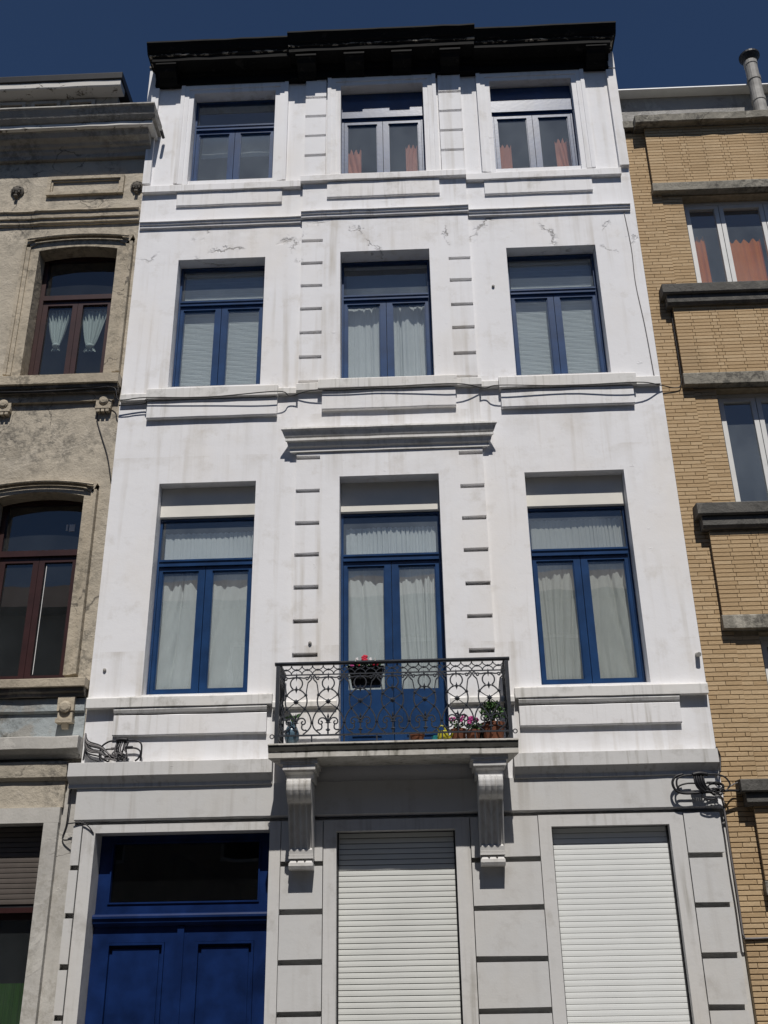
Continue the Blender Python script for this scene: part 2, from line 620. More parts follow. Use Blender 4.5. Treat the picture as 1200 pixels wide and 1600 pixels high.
# ------------------------------------------------------------------ setting
g = MB().box(-60, 60, -60, 60, -.35, -.124).build('road', 'asphalt')
tag(g, kind='structure')
pv = MB()
pv.box(-40, 40, -1.75, .02, -.12, 0)
p_near = tag(pv.build('pavement', 'paving'), kind='structure')
kb = MB().box(-40, 40, -1.9, -1.754, -.12, .002).build('kerb', 'concrete_band')
tag(kb, kind='structure')
tag(MB().box(-40, 40, -13.2, -9.2, -.12, 0).build('pavement', 'paving'), kind='structure')
tag(MB().box(-40, 40, -9.196, -9.05, -.12, .002).build('kerb', 'concrete_band'), kind='structure')
fr = empty('facing_house', (0, -13.3, 0), 'brick house row across the street, mirrored dimly in the lower window panes', 'house')
fh = []
for i in range(9):
    for j in range(3):
        fh.append((-15 + i * 3.5, -13.6 + i * 3.5, 1.0 + j * 3.1, 2.9 + j * 3.1))
wall(-20, 20, 0, 9.9, -13.3, -13.55, [(h[0], h[1], h[2], h[3]) for h in fh], 'wall', 'facing_wall', fr)
for h in fh:
    w = MB().frame(h[0], h[1], h[2], h[3], .08, -13.44, -13.5).build('window', 'white_pvc', fr)
    MB().box(h[0] + .08, h[1] - .08, -13.48, -13.47, h[2] + .08, h[3] - .08).build('pane', 'interior_dark', w)
MB().prof_x([(-13.1, 9.9), (-13.1, 10.05), (-16.5, 11.9), (-16.5, 9.9)], -20, 20).build('roof', 'facing_roof', fr)

# ------------------------------------------------------------------ window builder
def window(root, x0, x1, z0, z1, yf, zt, mat, gl='window_glass', low=None, fw=.024, sw=.068, so=.036, sr=.045, th=.06):
    """fixed frame, transom bar, two casements and three panes"""
    f = MB().frame(x0, x1, z0, z1, fw, yf, yf + .07).build('window', mat, root)
    xm = (x0 + x1) / 2
    if zt:
        tb = MB()
        tb.box(x0 + fw, x1 - fw, yf - .022, yf + .068, zt - th, zt + .01)
        tb.prof_x([(yf - .022, zt + .01), (yf - .034, zt + .004), (yf - .034, zt - .016), (yf - .022, zt - .02)], x0 + fw, x1 - fw)
        tb.build('transom_bar', mat, f)
        MB().box(x0 + fw, x1 - fw, yf + .03, yf + .036, zt + .01, z1 - fw).build('pane', gl, f)
        top = zt - th
    else:
        top = z1 - fw
    for s in (0, 1):
        a, b = (x0 + fw + .004, xm - .003) if s == 0 else (xm + .003, x1 - fw - .004)
        zb = z0 + fw * .6
        lowz = low if low else zb
        c = MB()
        l_, r_ = (so, sw) if s == 0 else (sw, so)
        c.box(a, a + l_, yf + .002, yf + .052, zb, top - .004)
        c.box(b - r_, b, yf + .002, yf + .052, zb, top - .004)
        c.box(a + l_, b - r_, yf + .002, yf + .052, zb, lowz + sr)
        c.box(a + l_, b - r_, yf + .002, yf + .052, top - .004 - sr, top - .004)
        # slim inner bead so the sash has a stepped edge
        c.frame(a + l_ - .002, b - r_ + .002, lowz + sr - .002, top - sr - .002, .012, yf + .016, yf + .05)
        co = c.build('casement', mat, f)
        if low:
            pm = MB()
            pm.box(a + l_ + .02, b - r_ - .02, yf - .010, yf + .004, zb + .12, lowz - .06)
            pm.box(a + l_ + .05, b - r_ - .05, yf - .022, yf - .008, zb + .16, lowz - .10)
            pm.build('door_panel', mat, f)
        MB().box(a + l_, b - r_, yf + .028, yf + .034, lowz + sr, top - sr - .004).build('pane', gl, f)
    return f

def curtain(name, x0, x1, z0, z1, y, folds, amp, mat, label, cat='curtain', group=None, seed=0, gather=0.0, hem=0.0, skew=0.0):
    r = random.Random(seed)
    ph = [r.uniform(0, 6.28) for _ in range(6)]
    am = [r.uniform(.5, 1.2) for _ in range(6)]
    L = x1 - x0
    def fn(u, v):
        # v: 0 bottom, 1 top
        warp = u + .045 * math.sin(5 * u + ph[0]) + .03 * math.sin(11 * u + ph[1])
        sk = skew * (1 - v) * math.sin(3 * u + ph[4]) / L
        a = amp * (1 + gather * (v - .5)) * (.65 + .35 * math.sin(3.1 * u + ph[2]))
        yy = (.9 - 2.0 * abs(math.sin((warp + sk) * folds * 3.1416 + ph[3])) ** .45) * a + .3 * a * math.sin((warp + sk * 2) * folds * 14.1 + ph[4] + v)
        yy += .25 * a * math.sin(4 * v + 9 * u + ph[5])
        zz = z0 + (z1 - z0) * v + hem * math.sin(u * folds * 6.283 + ph[3]) * (v - .5)
        return (x0 + L * u, y + yy, zz)
    o = MB().grid(fn, int(folds * 22 + 12), 14).build(name, mat, smooth=True)
    return tag(o, label, cat, group)

# ================================================================== WHITE TOWNHOUSE
XL, XR = -3.19, 2.72
H = empty('white_townhouse', (-.235, 0, 0), 'narrow four storey white townhouse with blue windows and black cornice', 'house')
WX = [(-2.675, -1.65), (-.765, .272), (1.168, 2.2)]
CX = [(-2.645, -1.60), (-.765, .275), (1.12, 2.152)]
ZA, ZB, ZC = (4.17, 6.44), (7.63, 9.375), (10.575, 12.0)
holes = [(x0, x1, *ZB) for x0, x1 in WX] + [(x0, x1, *ZC) for x0, x1 in CX]
holes += [(*WX[0], *ZA), (WX[1][0], WX[1][1], 3.56, 6.44), (*WX[2], *ZA)]
BX0, BX1, QX0, QX1 = -1.222, .745, -.972, .492
zB_L = [9.555, 9.23, 8.905, 8.584, 8.261, 7.938]
zB_R = [9.223, 8.91, 8.575, 8.258, 7.915]
zA_ = [6.67, 6.283, 5.917, 5.565, 5.21, 4.862, 4.515]
for (xa, xb, zz) in ((BX0 + .006, QX0 - .004, zB_L + zA_), (QX1 + .004, BX1 - .006, zB_R + zA_)):
    for z in zz:     # rusticated joints run deep into the wall
        holes.append((xa, xb, z - .0245, z + .0245))
    MB().box(xa - .02, xb + .02, .10, .30, 4.3, 9.7).build('joint_backing', 'white_trim', H)
wall(XL, XR, 3.0, 12.75, 0, .32, holes, 'upper_wall', 'white_paint', H)
BY = -.04
# projecting centre bay
hb = [(WX[1][0], WX[1][1], ZB[0] - .6, ZB[1]), (WX[1][0], WX[1][1], 3.3, 6.44)]
wall(QX0, QX1, 7.632, 9.86, BY, -.001, [(WX[1][0], WX[1][1], 7.0, ZB[1])], 'bay_wall', 'white_paint', H)
wall(QX0, QX1, 3.56, 7.47, BY, -.001, [(WX[1][0], WX[1][1], 3.0, 6.44)], 'bay_wall', 'white_paint', H)
MB().box(BX0, BX1, BY - .002, -.001, 9.914, 10.42).build('bay_wall', 'white_paint', H)

def quoins(xa, xb, zlo, zhi, cuts, y, gap=.046, mat='white_paint', seed=0, yb=-.001):
    r = random.Random(seed)
    cs = sorted(cuts)
    lo = zlo
    for c in cs + [None]:
        hi = zhi if c is None else c - gap / 2 + r.uniform(-.004, .004)
        if hi - lo > .01:
            j = [r.uniform(-.004, .004) for _ in range(4)]
            m = MB().box(xa, xb, y + r.uniform(-.002, .002), yb, lo, hi)
            # uneven lower corners, hand-run plaster
            v = [list(p) for p in m.v]
            v[0][2] += j[0]; v[1][2] += j[1]
            m.v = [tuple(p) for p in v]
            m.build('quoin_block', mat, H)
        lo = hi + gap
quoins(BX0, QX0, 7.632, 9.86, zB_L, BY, seed=1)
quoins(QX1, BX1, 7.632, 9.86, zB_R, BY, seed=2)
quoins(BX0, QX0, 3.56, 7.47, zA_, BY, seed=3)
quoins(QX1, BX1, 3.56, 7.47, zA_, BY, seed=4)
zC_ = [11.83, 11.51, 11.19, 10.867]
quoins(-1.21, -.95, 10.5, 12.13, zC_, -.045, .04, seed=5)
quoins(.468, .752, 10.5, 12.13, zC_, -.045, .04, seed=6)

# architraves round the top windows
for i, (x0, x1) in enumerate(CX):
    y = -.03 if i != 1 else -.055
    m = MB()
    w = .165
    for (a, b, yy) in ((w, .118, y - .022), (.118, .06, y - .012), (.06, 0, y)):
        zt_ = 12.126 if a == w else 12.06
        m.box(x0 - a, x0 - b, yy, -.001, 10.50, zt_)
        m.box(x1 + b, x1 + a, yy, -.001, 10.50, zt_)
    for (a, b, yy) in ((.125, .06, y - .012), (.06, 0, y)):
        m.box(x0 - b, x1 + b, yy, -.001, 12.0 + b, 12.0 + a) if a < .1 else m.box(x0 - .118, x1 + .118, yy, -.001, 12.0 + .06, 12.125)
    m.build('window_surround', 'white_paint', H)

# string courses and sills
def mould(name, mat, x0, x1, pts, yb=-.001, jit=.002, seed=1):
    return MB().prof_x(step_prof(pts, yb), x0, x1, .22, jit, seed).build(name, mat, H)
sl = lambda y, z0, z1: [(y + .01, z1 + .012), (y, z1), (y, z0 + .004), (y + .012, z0)]
mould('sill_band', 'white_trim', -3.18, -1.246, sl(-.055, 10.375, 10.47), seed=11)
mould('sill_band', 'white_trim', -1.245, .751, sl(-.098, 10.415, 10.50), seed=12)
mould('sill_band', 'white_trim', .752, 2.61, sl(-.055, 10.375, 10.47), seed=13)
def panel(x0, x1, z0, z1, y, yb, mat='white_trim', seed=0):
    r = random.Random(seed)
    m = MB().prof_x([(yb, z1), (y + .006, z1), (y, z1 - .008), (y, z0 + .01), (y + .008, z0), (yb, z0)], x0, x1, .3, .002, seed)
    return m.build('apron_panel', mat, H)
panel(-2.755, -1.475, 10.165, 10.385, -.027, -.001, seed=1)
panel(-.925, .425, 10.17, 10.41, -.070, -.043, seed=2)
panel(.967, 2.252, 10.165, 10.385, -.027, -.001, seed=3)
def stringcourse(x0, x1, y, zt, seed):
    pts = [(y - .060, zt), (y - .062, zt - .014), (y - .046, zt - .018), (y - .044, zt - .044), (y - .030, zt - .048), (y - .028, zt - .078), (y - .014, zt - .081), (y - .012, zt - .088)]
    mould('string_course', 'white_trim', x0, x1, pts, seed=seed)
stringcourse(-3.17, BX0 - .012, 0, 9.925, 21)
stringcourse(BX0 - .01, BX1 + .01, -.04, 9.965, 22)
stringcourse(BX1 + .012, 2.66, 0, 9.925, 23)
# second floor sills
mould('sill_band', 'sill_trim', -3.175, -2.884, sl(-.055, 7.44, 7.52), seed=31)
mould('sill_band', 'sill_trim', -1.438, -1.238, sl(-.055, 7.465, 7.535), seed=32)
mould('sill_band', 'sill_trim', -1.236, -.999, sl(-.095, 7.475, 7.56), seed=33)
mould('sill_band', 'sill_trim', .514, .776, sl(-.095, 7.475, 7.56), seed=34)
mould('sill_band', 'sill_trim', .778, .962, sl(-.055, 7.465, 7.535), seed=35)
mould('sill_band', 'sill_trim', 2.442, 2.70, sl(-.055, 7.43, 7.525), seed=36)
mould('window_sill', 'sill_trim', -2.882, -1.44, sl(-.085, 7.44, 7.56), .12, seed=37)
mould('window_sill', 'sill_trim', -.997, .512, sl(-.125, 7.475, 7.585), .12, seed=38)
mould('window_sill', 'sill_trim', .964, 2.44, sl(-.085, 7.435, 7.56), .12, seed=39)
for x0, x1 in WX:   # inner slope closing the gap up to the frame
    MB().prof_x([(.0, 7.565), (.0, 7.612), (.16, 7.66), (.16, 7.565)], x0 + .002, x1 - .002).build('sill_slope', 'sill_trim', H)
panel(-2.87, -1.447, 7.212, 7.43, -.05, -.001, 'white_trim', 4)
panel(-.955, .49, 7.228, 7.46, -.088, -.041, 'white_trim', 5)
panel(.98, 2.402, 7.205, 7.425, -.05, -.001, 'white_trim', 6)
# hood over the balcony door
hp = [(-.165, 6.975), (-.168, 6.955), (-.150, 6.935), (-.125, 6.885), (-.112, 6.872), (-.118, 6.868), (-.118, 6.842), (-.095, 6.835), (-.08, 6.79), (-.058, 6.77), (-.058, 6.735)]
hood = MB().prof_x(step_prof([(y, z) for y, z in hp], -.002), -1.245, .77, .25, .002, 41, miter=.82)
hood.build('door_hood', 'sill_trim', H)
# first floor sills
for (x0, x1, px0, px1, sd) in ((-3.18, -1.40, -2.912, -1.447, 51), (.905, 2.71, .934, 2.437, 54)):
    mould('window_sill', 'sill_trim', x0, x1, sl(-.075, 4.032, 4.125), .12, seed=sd)
    mould('sill_moulding', 'sill_trim', px0, px1, [(-.058, 4.03), (-.064, 4.012), (-.052, 3.985), (-.045, 3.975)], seed=sd + 1)
    panel(px0 + .002, px1 - .002, 3.768, 3.966, -.042, -.001, 'ground_paint' if 0 else 'white_trim', sd + 2)
for x0, x1 in (WX[0], WX[2]):
    MB().prof_x([(.0, 4.128), (.0, 4.15), (.17, 4.195), (.17, 4.128)], x0 + .002, x1 - .002).build('sill_slope', 'sill_trim', H)
mould('sill_moulding', 'sill_trim', BX0 - .17, WX[1][0] - .02, [(-.06, 4.06), (-.075, 4.045), (-.075, 4.0), (-.06, 3.985)], seed=57)
mould('sill_moulding', 'sill_trim', WX[1][1] + .02, BX1 + .15, [(-.06, 4.06), (-.075, 4.045), (-.075, 4.0), (-.06, 3.985)], seed=58)
# cornice between ground and first floor
for (x0, x1, sd) in ((-3.27, -1.375, 61), (.85, 2.70, 62)):
    pts = [(-.09, 3.515), (-.112, 3.508), (-.114, 3.388), (-.10, 3.382), (-.085, 3.365), (-.06, 3.335), (-.05, 3.325), (-.05, 3.295), (-.034, 3.29)]
    mould('lower_cornice', 'ground_trim', x0, x1, pts, seed=sd)
# frieze board above the ground floor
mould('frieze', 'ground_paint', -3.19, 2.66, [(-.032, 3.30), (-.032, 3.012), (-.026, 3.004)], seed=63, jit=.0015)

# ---- ground floor
DX, S1, S2 = (-2.985, -1.39), (-.785, .287), (1.15, 2.203)
wall(XL, XR, 0, 2.998, .075, .36, [(*DX, .12, 2.892), (*S1, .85, 2.865), (*S2, .85, 2.868)], 'ground_wall', 'ground_paint', H)
GB = [2.595, 2.19, 1.782, 1.385, .985, .585]
def gcol(xa, xb, seed, y=-.022):
    quoins(xa, xb, .5, 2.962, GB, y, .046, 'ground_paint', seed, .074)
gcol(-3.19, -3.112, 71)
gcol(-1.283, -.908, 72)
gcol(.424, 1.03, 73)
gcol(2.338, 2.66, 74)
def casing(x0, x1, z0, z1, wl, wr, wt, y=-.012, jx=.006):
    m = MB()
    m.box(x0 - wl, x0, y, .074, z0, z1 + wt)
    m.box(x1, x1 + wr, y, .074, z0, z1 + wt)
    m.box(x0, x1, y, .074, z1, z1 + wt)
    m.build('door_casing' if z0 < .6 else 'window_casing', 'ground_trim', H)
casing(*DX, .5, 2.892, .118, .10, .072)
casing(*S1, .5, 2.865, .116, .130, .10)
casing(*S2, .5, 2.868, .112, .128, .10)
MB().prof_x([(.0745, 0), (-.06, 0), (-.06, .44), (-.03, .498), (.0745, .498)], -1.39, XR - .02).build('plinth', 'ground_trim', H)
MB().prof_x([(.0745, 0), (-.06, 0), (-.06, .44), (-.03, .498), (.0745, .498)], XL, -2.985).build('plinth', 'ground_trim', H)
MB().box(DX[0], DX[1], -.25, .36, 0.001, .118).build('doorstep', 'paving', H)

# roller shutters, slat by slat
def shutter(x0, x1, z0, z1, y, pitch, mat, root, guide='black_lead', gap=.0065):
    base = MB().box(x0 + .023, x1 - .023, y + .0125, y + .018, z0, z1).build('roller_shutter', 'black_lead', root)
    MB().box(x0, x0 + .012, y - .02, y + .03, z0, z1).build('guide_rail', guide, base)
    MB().box(x1 - .012, x1, y - .02, y + .03, z0, z1).build('guide_rail', guide, base)
    h = pitch - gap
    pr = [(.012, 0), (.0005, 0), (0, .002), (-.0008, h * .5), (0, h - .002), (.0015, h), (.012, h)]
    me = MB().prof_x(pr, x0 + .013, x1 - .013).mesh('slat', mat)
    n = int((z1 - z0) / pitch)
    for i in range(n):
        o = instance(me, 'slat', (0, y, z1 - (i + 1) * pitch), base)
    return base
shutter(S1[0] + .002, S1[1] - .002, .86, 2.862, .10, .0465, 'shutter_white', H)
shutter(S2[0] + .002, S2[1] - .002, .86, 2.866, .085, .0465, 'shutter_white_b', H, gap=.004)

# front door
DY = .20
dr = MB()
dr.frame(DX[0] + .002, DX[1] - .002, 2.215, 2.888, .11, DY, DY + .08, wb=.085, wt=.06)
dro = dr.build('front_door', 'door_blue', H)
MB().box(DX[0] + .1, DX[1] - .1, DY + .04, DY + .046, 2.29, 2.84).build('pane', 'door_glass', dro)
b = MB().frame(DX[0] + .108, DX[1] - .108, 2.296, 2.832, .014, DY - .012, DY + .04)
b.build('glazing_bead', 'door_blue', dro)
tp = [(DY - .02, 2.214), (DY - .065, 2.205), (DY - .075, 2.19), (DY - .075, 2.172), (DY - .06, 2.165), (DY - .055, 2.135), (DY - .03, 2.12), (DY - .005, 2.105)]
MB().prof_x(step_prof(tp, DY + .1), DX[0] + .002, DX[1] - .002).build('transom_moulding', 'door_blue', dro)
xm = (DX[0] + DX[1]) / 2
for s in (0, 1):
    a, c = (DX[0] + .004, xm - .004) if s == 0 else (xm + .004, DX[1] - .004)
    lf = MB()
    lf.frame(a, c, .125, 2.104, .135, DY, DY + .06, wb=.2, wt=.13)
    lf.box(a + .135, c - .135, DY, DY + .06, .95, 1.08)
    lo = lf.build('door_leaf', 'door_blue', dro)
    for (za, zb) in ((.325, .95), (1.08, 1.974)):
        pm = MB()
        pm.box(a + .135, c - .135, DY + .03, DY + .05, za, zb)
        pm.frame(a + .137, c - .137, za + .002, zb - .002, .02, DY - .016, DY + .035)
        pm.box(a + .185, c - .185, DY + .012, DY + .031, za + .05, zb - .05)
        pm.build('door_panel', 'door_blue', dro)
MB().box(xm - .03, xm + .03, DY - .02, DY - .001, .13, 2.10).build('astragal', 'door_blue', dro)
MB().lathe([(.0, -.07), (.03, -.065), (.034, -.05), (.018, -.035), (.014, 0)], (xm + .09, DY, 1.06), 12, 'y').build('door_knob', 'rusty_metal', dro, True)

# windows
for i, (x0, x1) in enumerate(WX):
    window(H, x0 + .003, x1 - .003, ZB[0] + .03, ZB[1] - .003, .16, 8.87, 'blue_paint', th=.055)
    zb = ZA[0] if i != 1 else 3.58
    window(H, x0 + .003, x1 - .003, zb + (.03 if i != 1 else 0), 6.10, .17, 5.62, 'blue_paint', low=4.16 if i == 1 else None, th=.065)
    MB().prof_x([(.13, 6.437), (.13, 6.108), (.137, 6.101), (.24, 6.101), (.24, 6.437)], x0 + .003, x1 - .003).build('shutter_box', 'white_board', H)
for i, (x0, x1) in enumerate(CX):
    zt = 11.555
    if i == 0:
        window(H, x0 + .003, x1 - .003, ZC[0], ZC[1] - .003, .12, zt, 'blue_paint', th=.06)
    else:
        window(H, x0 + .003, x1 - .003, ZC[0], 11.555, .09, None, 'blue_paint', fw=.03)
        MB().prof_x([(.095, 11.997), (.095, 11.86), (.075, 11.85), (.07, 11.845), (.07, 11.595), (.062, 11.59), (.062, 11.562), (.20, 11.558), (.20, 11.997)], x0 + .003, x1 - .003).build('header_board', 'blue_paint', H)

# ---- main cornice
def cornice(x0, x1, dy, dz, ma, mb, seed):
    top = [(-.39 - dy, 12.545 + dz), (-.392 - dy, 12.520 + dz), (-.365 - dy, 12.49 + dz), (-.33 - dy, 12.43 + dz), (-.315 - dy, 12.42 + dz), (-.315 - dy, 12.405 + dz)]
    MB().prof_x(step_prof(top, -.03), x0 - ma, x1 + mb, .2, .003, seed).build('cornice', 'cornice_black', H)
    mid = [(-.305 - dy, 12.404 + dz), (-.305 - dy, 12.385 + dz), (-.298 - dy, 12.378 + dz)]
    MB().prof_x(step_prof(mid, -.03), x0 - ma * .7, x1 + mb * .7, .12, .003, seed + 1).build('cornice_moulding', 'cornice_peel', H)
    bed = [(-.285 - dy, 12.377 + dz), (-.28 - dy, 12.31 + dz), (-.10 - dy * .6, 12.30 + dz), (-.085 - dy * .6, 12.26), (-.06 - dy * .6, 12.245), (-.055 - dy * .6, 12.135), (-.07 - dy * .6, 12.13), (-.07 - dy * .6, 12.10 + .028)]
    MB().prof_x(step_prof(bed, -.001), x0 - ma * .3, x1 + mb * .3, .25, .002, seed + 2).build('cornice_soffit', 'cornice_black', H)
cornice(-3.13, -1.40, 0, 0, .085, 0, 81)
cornice(-1.398, .928, .04, .025, .02, .02, 84)
cornice(.93, 2.62, 0, 0, 0, .10, 87)
def modillion(xc, w, dy):
    d = -.255 - dy
    pr = [(-.05, 12.30), (d, 12.30), (d, 12.262), (d + .02, 12.25), (d + .045, 12.21), (-.14, 12.175), (-.10, 12.13), (-.05, 12.115)]
    m = MB().prof_x(pr, xc - w / 2, xc + w / 2)
    m.prof_x([(-.05, 12.302), (d - .015, 12.302), (d - .015, 12.275), (-.05, 12.275)], xc - w / 2 - .012, xc + w / 2 + .012)
    m.build('modillion', 'cornice_black', H)
from_px = [(-2.98, 0), (-1.19, .04), (-.58, .04), (.02, .04), (.63, .04), (2.47, 0)]
for xc, dy in from_px:
    modillion(xc, .235, dy)
for (x0, x1, xt) in ((-3.19, -3.10, 0), (2.605, 2.719, 0)):
    m = MB()
    m.prof_x([(.3, 12.42), (-.06, 12.40), (-.06, 10.30), (.3, 10.30)] if 0 else [(-.002, 12.12), (-.05, 12.10), (-.05, 10.52), (-.002, 10.50)], x0, x1)
    m.build('party_wall_strip', 'white_paint', H)
for (x0, x1, yf_) in ((-3.262, -3.1905, .004), (2.64, 2.719, -.058)):
    MB().box(x0, x1, yf_, 3.0 if x0 < 0 else -.003, 11.3 if x0 < 0 else 12.12, 12.50).build('party_wall_end', 'white_paint', H)
    MB().box(x0 - .008, x1 + .008, yf_ - .02, 3.0 if x0 < 0 else .3, 12.502, 12.54).build('party_wall_cap', 'black_lead', H)

# ---- house body behind the facade
m = MB()
m.box(XL + .002, XL + .20, .345, 8.0, 0, 12.5)
m.box(XR - .20, XR - .002, .345, 8.0, 0, 12.5)
m.box(XL + .002, XR - .002, 8.001, 8.2, 0, 12.5)
m.build('party_walls', 'interior', H)
for z in (0.1, 3.2, 6.95, 10.2, 12.3):
    MB().box(XL + .201, XR - .201, .345, 7.99, z - .12, z).build('floor_slab', 'interior', H)
for x in (-1.25, .72):
    for z in (3.201, 6.951, 10.201):
        MB().box(x - .05, x + .05, .35, 7.98, z, z + 1.97).build('partition', 'interior', H)
MB().prof_x([(-.03, 12.55), (4.0, 13.2), (8.2, 12.55), (8.2, 12.505), (.33, 12.505)], XL + .02, XR - .02).build('roof', 'slate', H)

# ---- balcony
B = MB()
BD = .50
sp_ = [(-.50, 3.565), (-.502, 3.550), (-.494, 3.546), (-.482, 3.497), (-.474, 3.490), (-.474, 3.442), (-.46, 3.438)]
B.prof_x(step_prof(sp_, -.033), -1.295, .80, .2, .003, 91, miter=.14)
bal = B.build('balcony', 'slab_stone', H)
BZ = 3.566
# consoles
def console(xc):
    w = .215
    def prof(z):   # front y of the bracket at height z
        pass
    out = [(3.262, -.405), (3.25, -.425), (3.215, -.438), (3.17, -.435), (3.13, -.415), (3.10, -.385), (3.082, -.352), (3.074, -.312), (3.062, -.295),
           (3.0, -.272), (2.92, -.238), (2.84, -.200), (2.76, -.165), (2.70, -.142), (2.66, -.135), (2.65, -.135)]
    ribs = 24
    m = MB()
    def fl(u, deep):
        return deep * abs(math.sin(u * math.pi * 4)) ** .7
    def fn(u, v):
        k = v * (len(out) - 1)
        i = min(int(k), len(out) - 2)
        f = k - i
        z = out[i][0] * (1 - f) + out[i + 1][0] * f
        y = out[i][1] * (1 - f) + out[i + 1][1] * f
        if z > 3.075:
            y -= fl(u, .016) - .008
        elif z > 2.70:
            y += fl(u * .75 + .125 if 0 else u, .020) if .06 < u < .94 else 0
        return (xc - w / 2 + w * u, y, z)
    m.grid(fn, ribs * 2, len(out) * 3)
    # sides and back
    pl = [(y, z) for z, y in out]
    for s in (-1, 1):
        b = len(m.v)
        x = xc + s * w / 2
        m.v += [(x, y, z) for y, z in pl] + [(x, -.03, 2.65), (x, -.03, 3.262)]
        m.f.append(tuple(range(b, b + len(pl) + 2)))
    m.box(xc - w / 2, xc + w / 2, -.41, -.03, 3.255, 3.27)
    m.box(xc - w / 2, xc + w / 2, -.135, -.03, 2.645, 2.652)
    c = m.build('console', 'ground_trim', bal)
    a = MB()
    a.prof_x([(-.034, 3.436), (-.44, 3.436), (-.44, 3.415), (-.425, 3.40), (-.41, 3.365), (-.395, 3.355), (-.39, 3.33), (-.36, 3.31), (-.355, 3.271), (-.034, 3.271)], xc - .125, xc + .125, miter=0)
    a.box(xc - .165, xc + .165, -.436, -.034, 3.395, 3.4355)
    a.box(xc - .145, xc + .145, -.425, -.034, 3.345, 3.394)
    a.build('console_cap', 'ground_trim', bal)
    # lower block with drops
    d = MB()
    d.box(xc - w / 2 - .002, xc + w / 2 + .002, -.145, -.024, 2.622, 2.642)
    d.box(xc - w / 2 + .004, xc + w / 2 - .004, -.115, -.024, 2.585, 2.6215)
    d.prof_x([(-.024, 2.584), (-.15, 2.584), (-.152, 2.56), (-.14, 2.535), (-.024, 2.53)], xc - w / 2, xc + w / 2)
    for k in (-1, 0, 1):
        x = xc + k * .07
        b = len(d.v)
        d.v += [(x - .012, -.118, 2.6215), (x + .012, -.118, 2.6215), (x + .034, -.148, 2.585), (x - .034, -.148, 2.585), (x - .012, -.116, 2.6215), (x + .012, -.116, 2.6215), (x + .034, -.116, 2.585), (x - .034, -.116, 2.585)]
        d.f += [tuple(b + i for i in q) for q in ((0, 1, 2, 3), (0, 3, 7, 4), (1, 5, 6, 2))]
    d.build('console_foot', 'ground_trim', bal)
console(-1.087)
console(.605)

# railing: one cast and wrought motif, repeated
RX0, RX1, RY = -1.292, .806, -.455
RZ0, RZ1 = 3.64, 4.295
NM = 7
PER = (RX1 - RX0 - .05) / NM
def arc(cx, cz, rx, rz, a0, a1, n=10):
    return [(cx + rx * math.cos(R(a0 + (a1 - a0) * i / n)), cz + rz * math.sin(R(a0 + (a1 - a0) * i / n))) for i in range(n + 1)]
def bez(p0, p1, p2, p3, n=10):
    o = []
    for i in range(n + 1):
        t = i / n
        s = 1 - t
        o.append(tuple(s ** 3 * a + 3 * s * s * t * b_ + 3 * s * t * t * c + t ** 3 * d for a, b_, c, d in zip(p0, p1, p2, p3)))
    return o
def spiral(cx, cz, r0, r1, a0, a1, n=14):
    return [(cx + (r0 + (r1 - r0) * i / n) * math.cos(R(a0 + (a1 - a0) * i / n)), cz + (r0 + (r1 - r0) * i / n) * math.sin(R(a0 + (a1 - a0) * i / n))) for i in range(n + 1)]
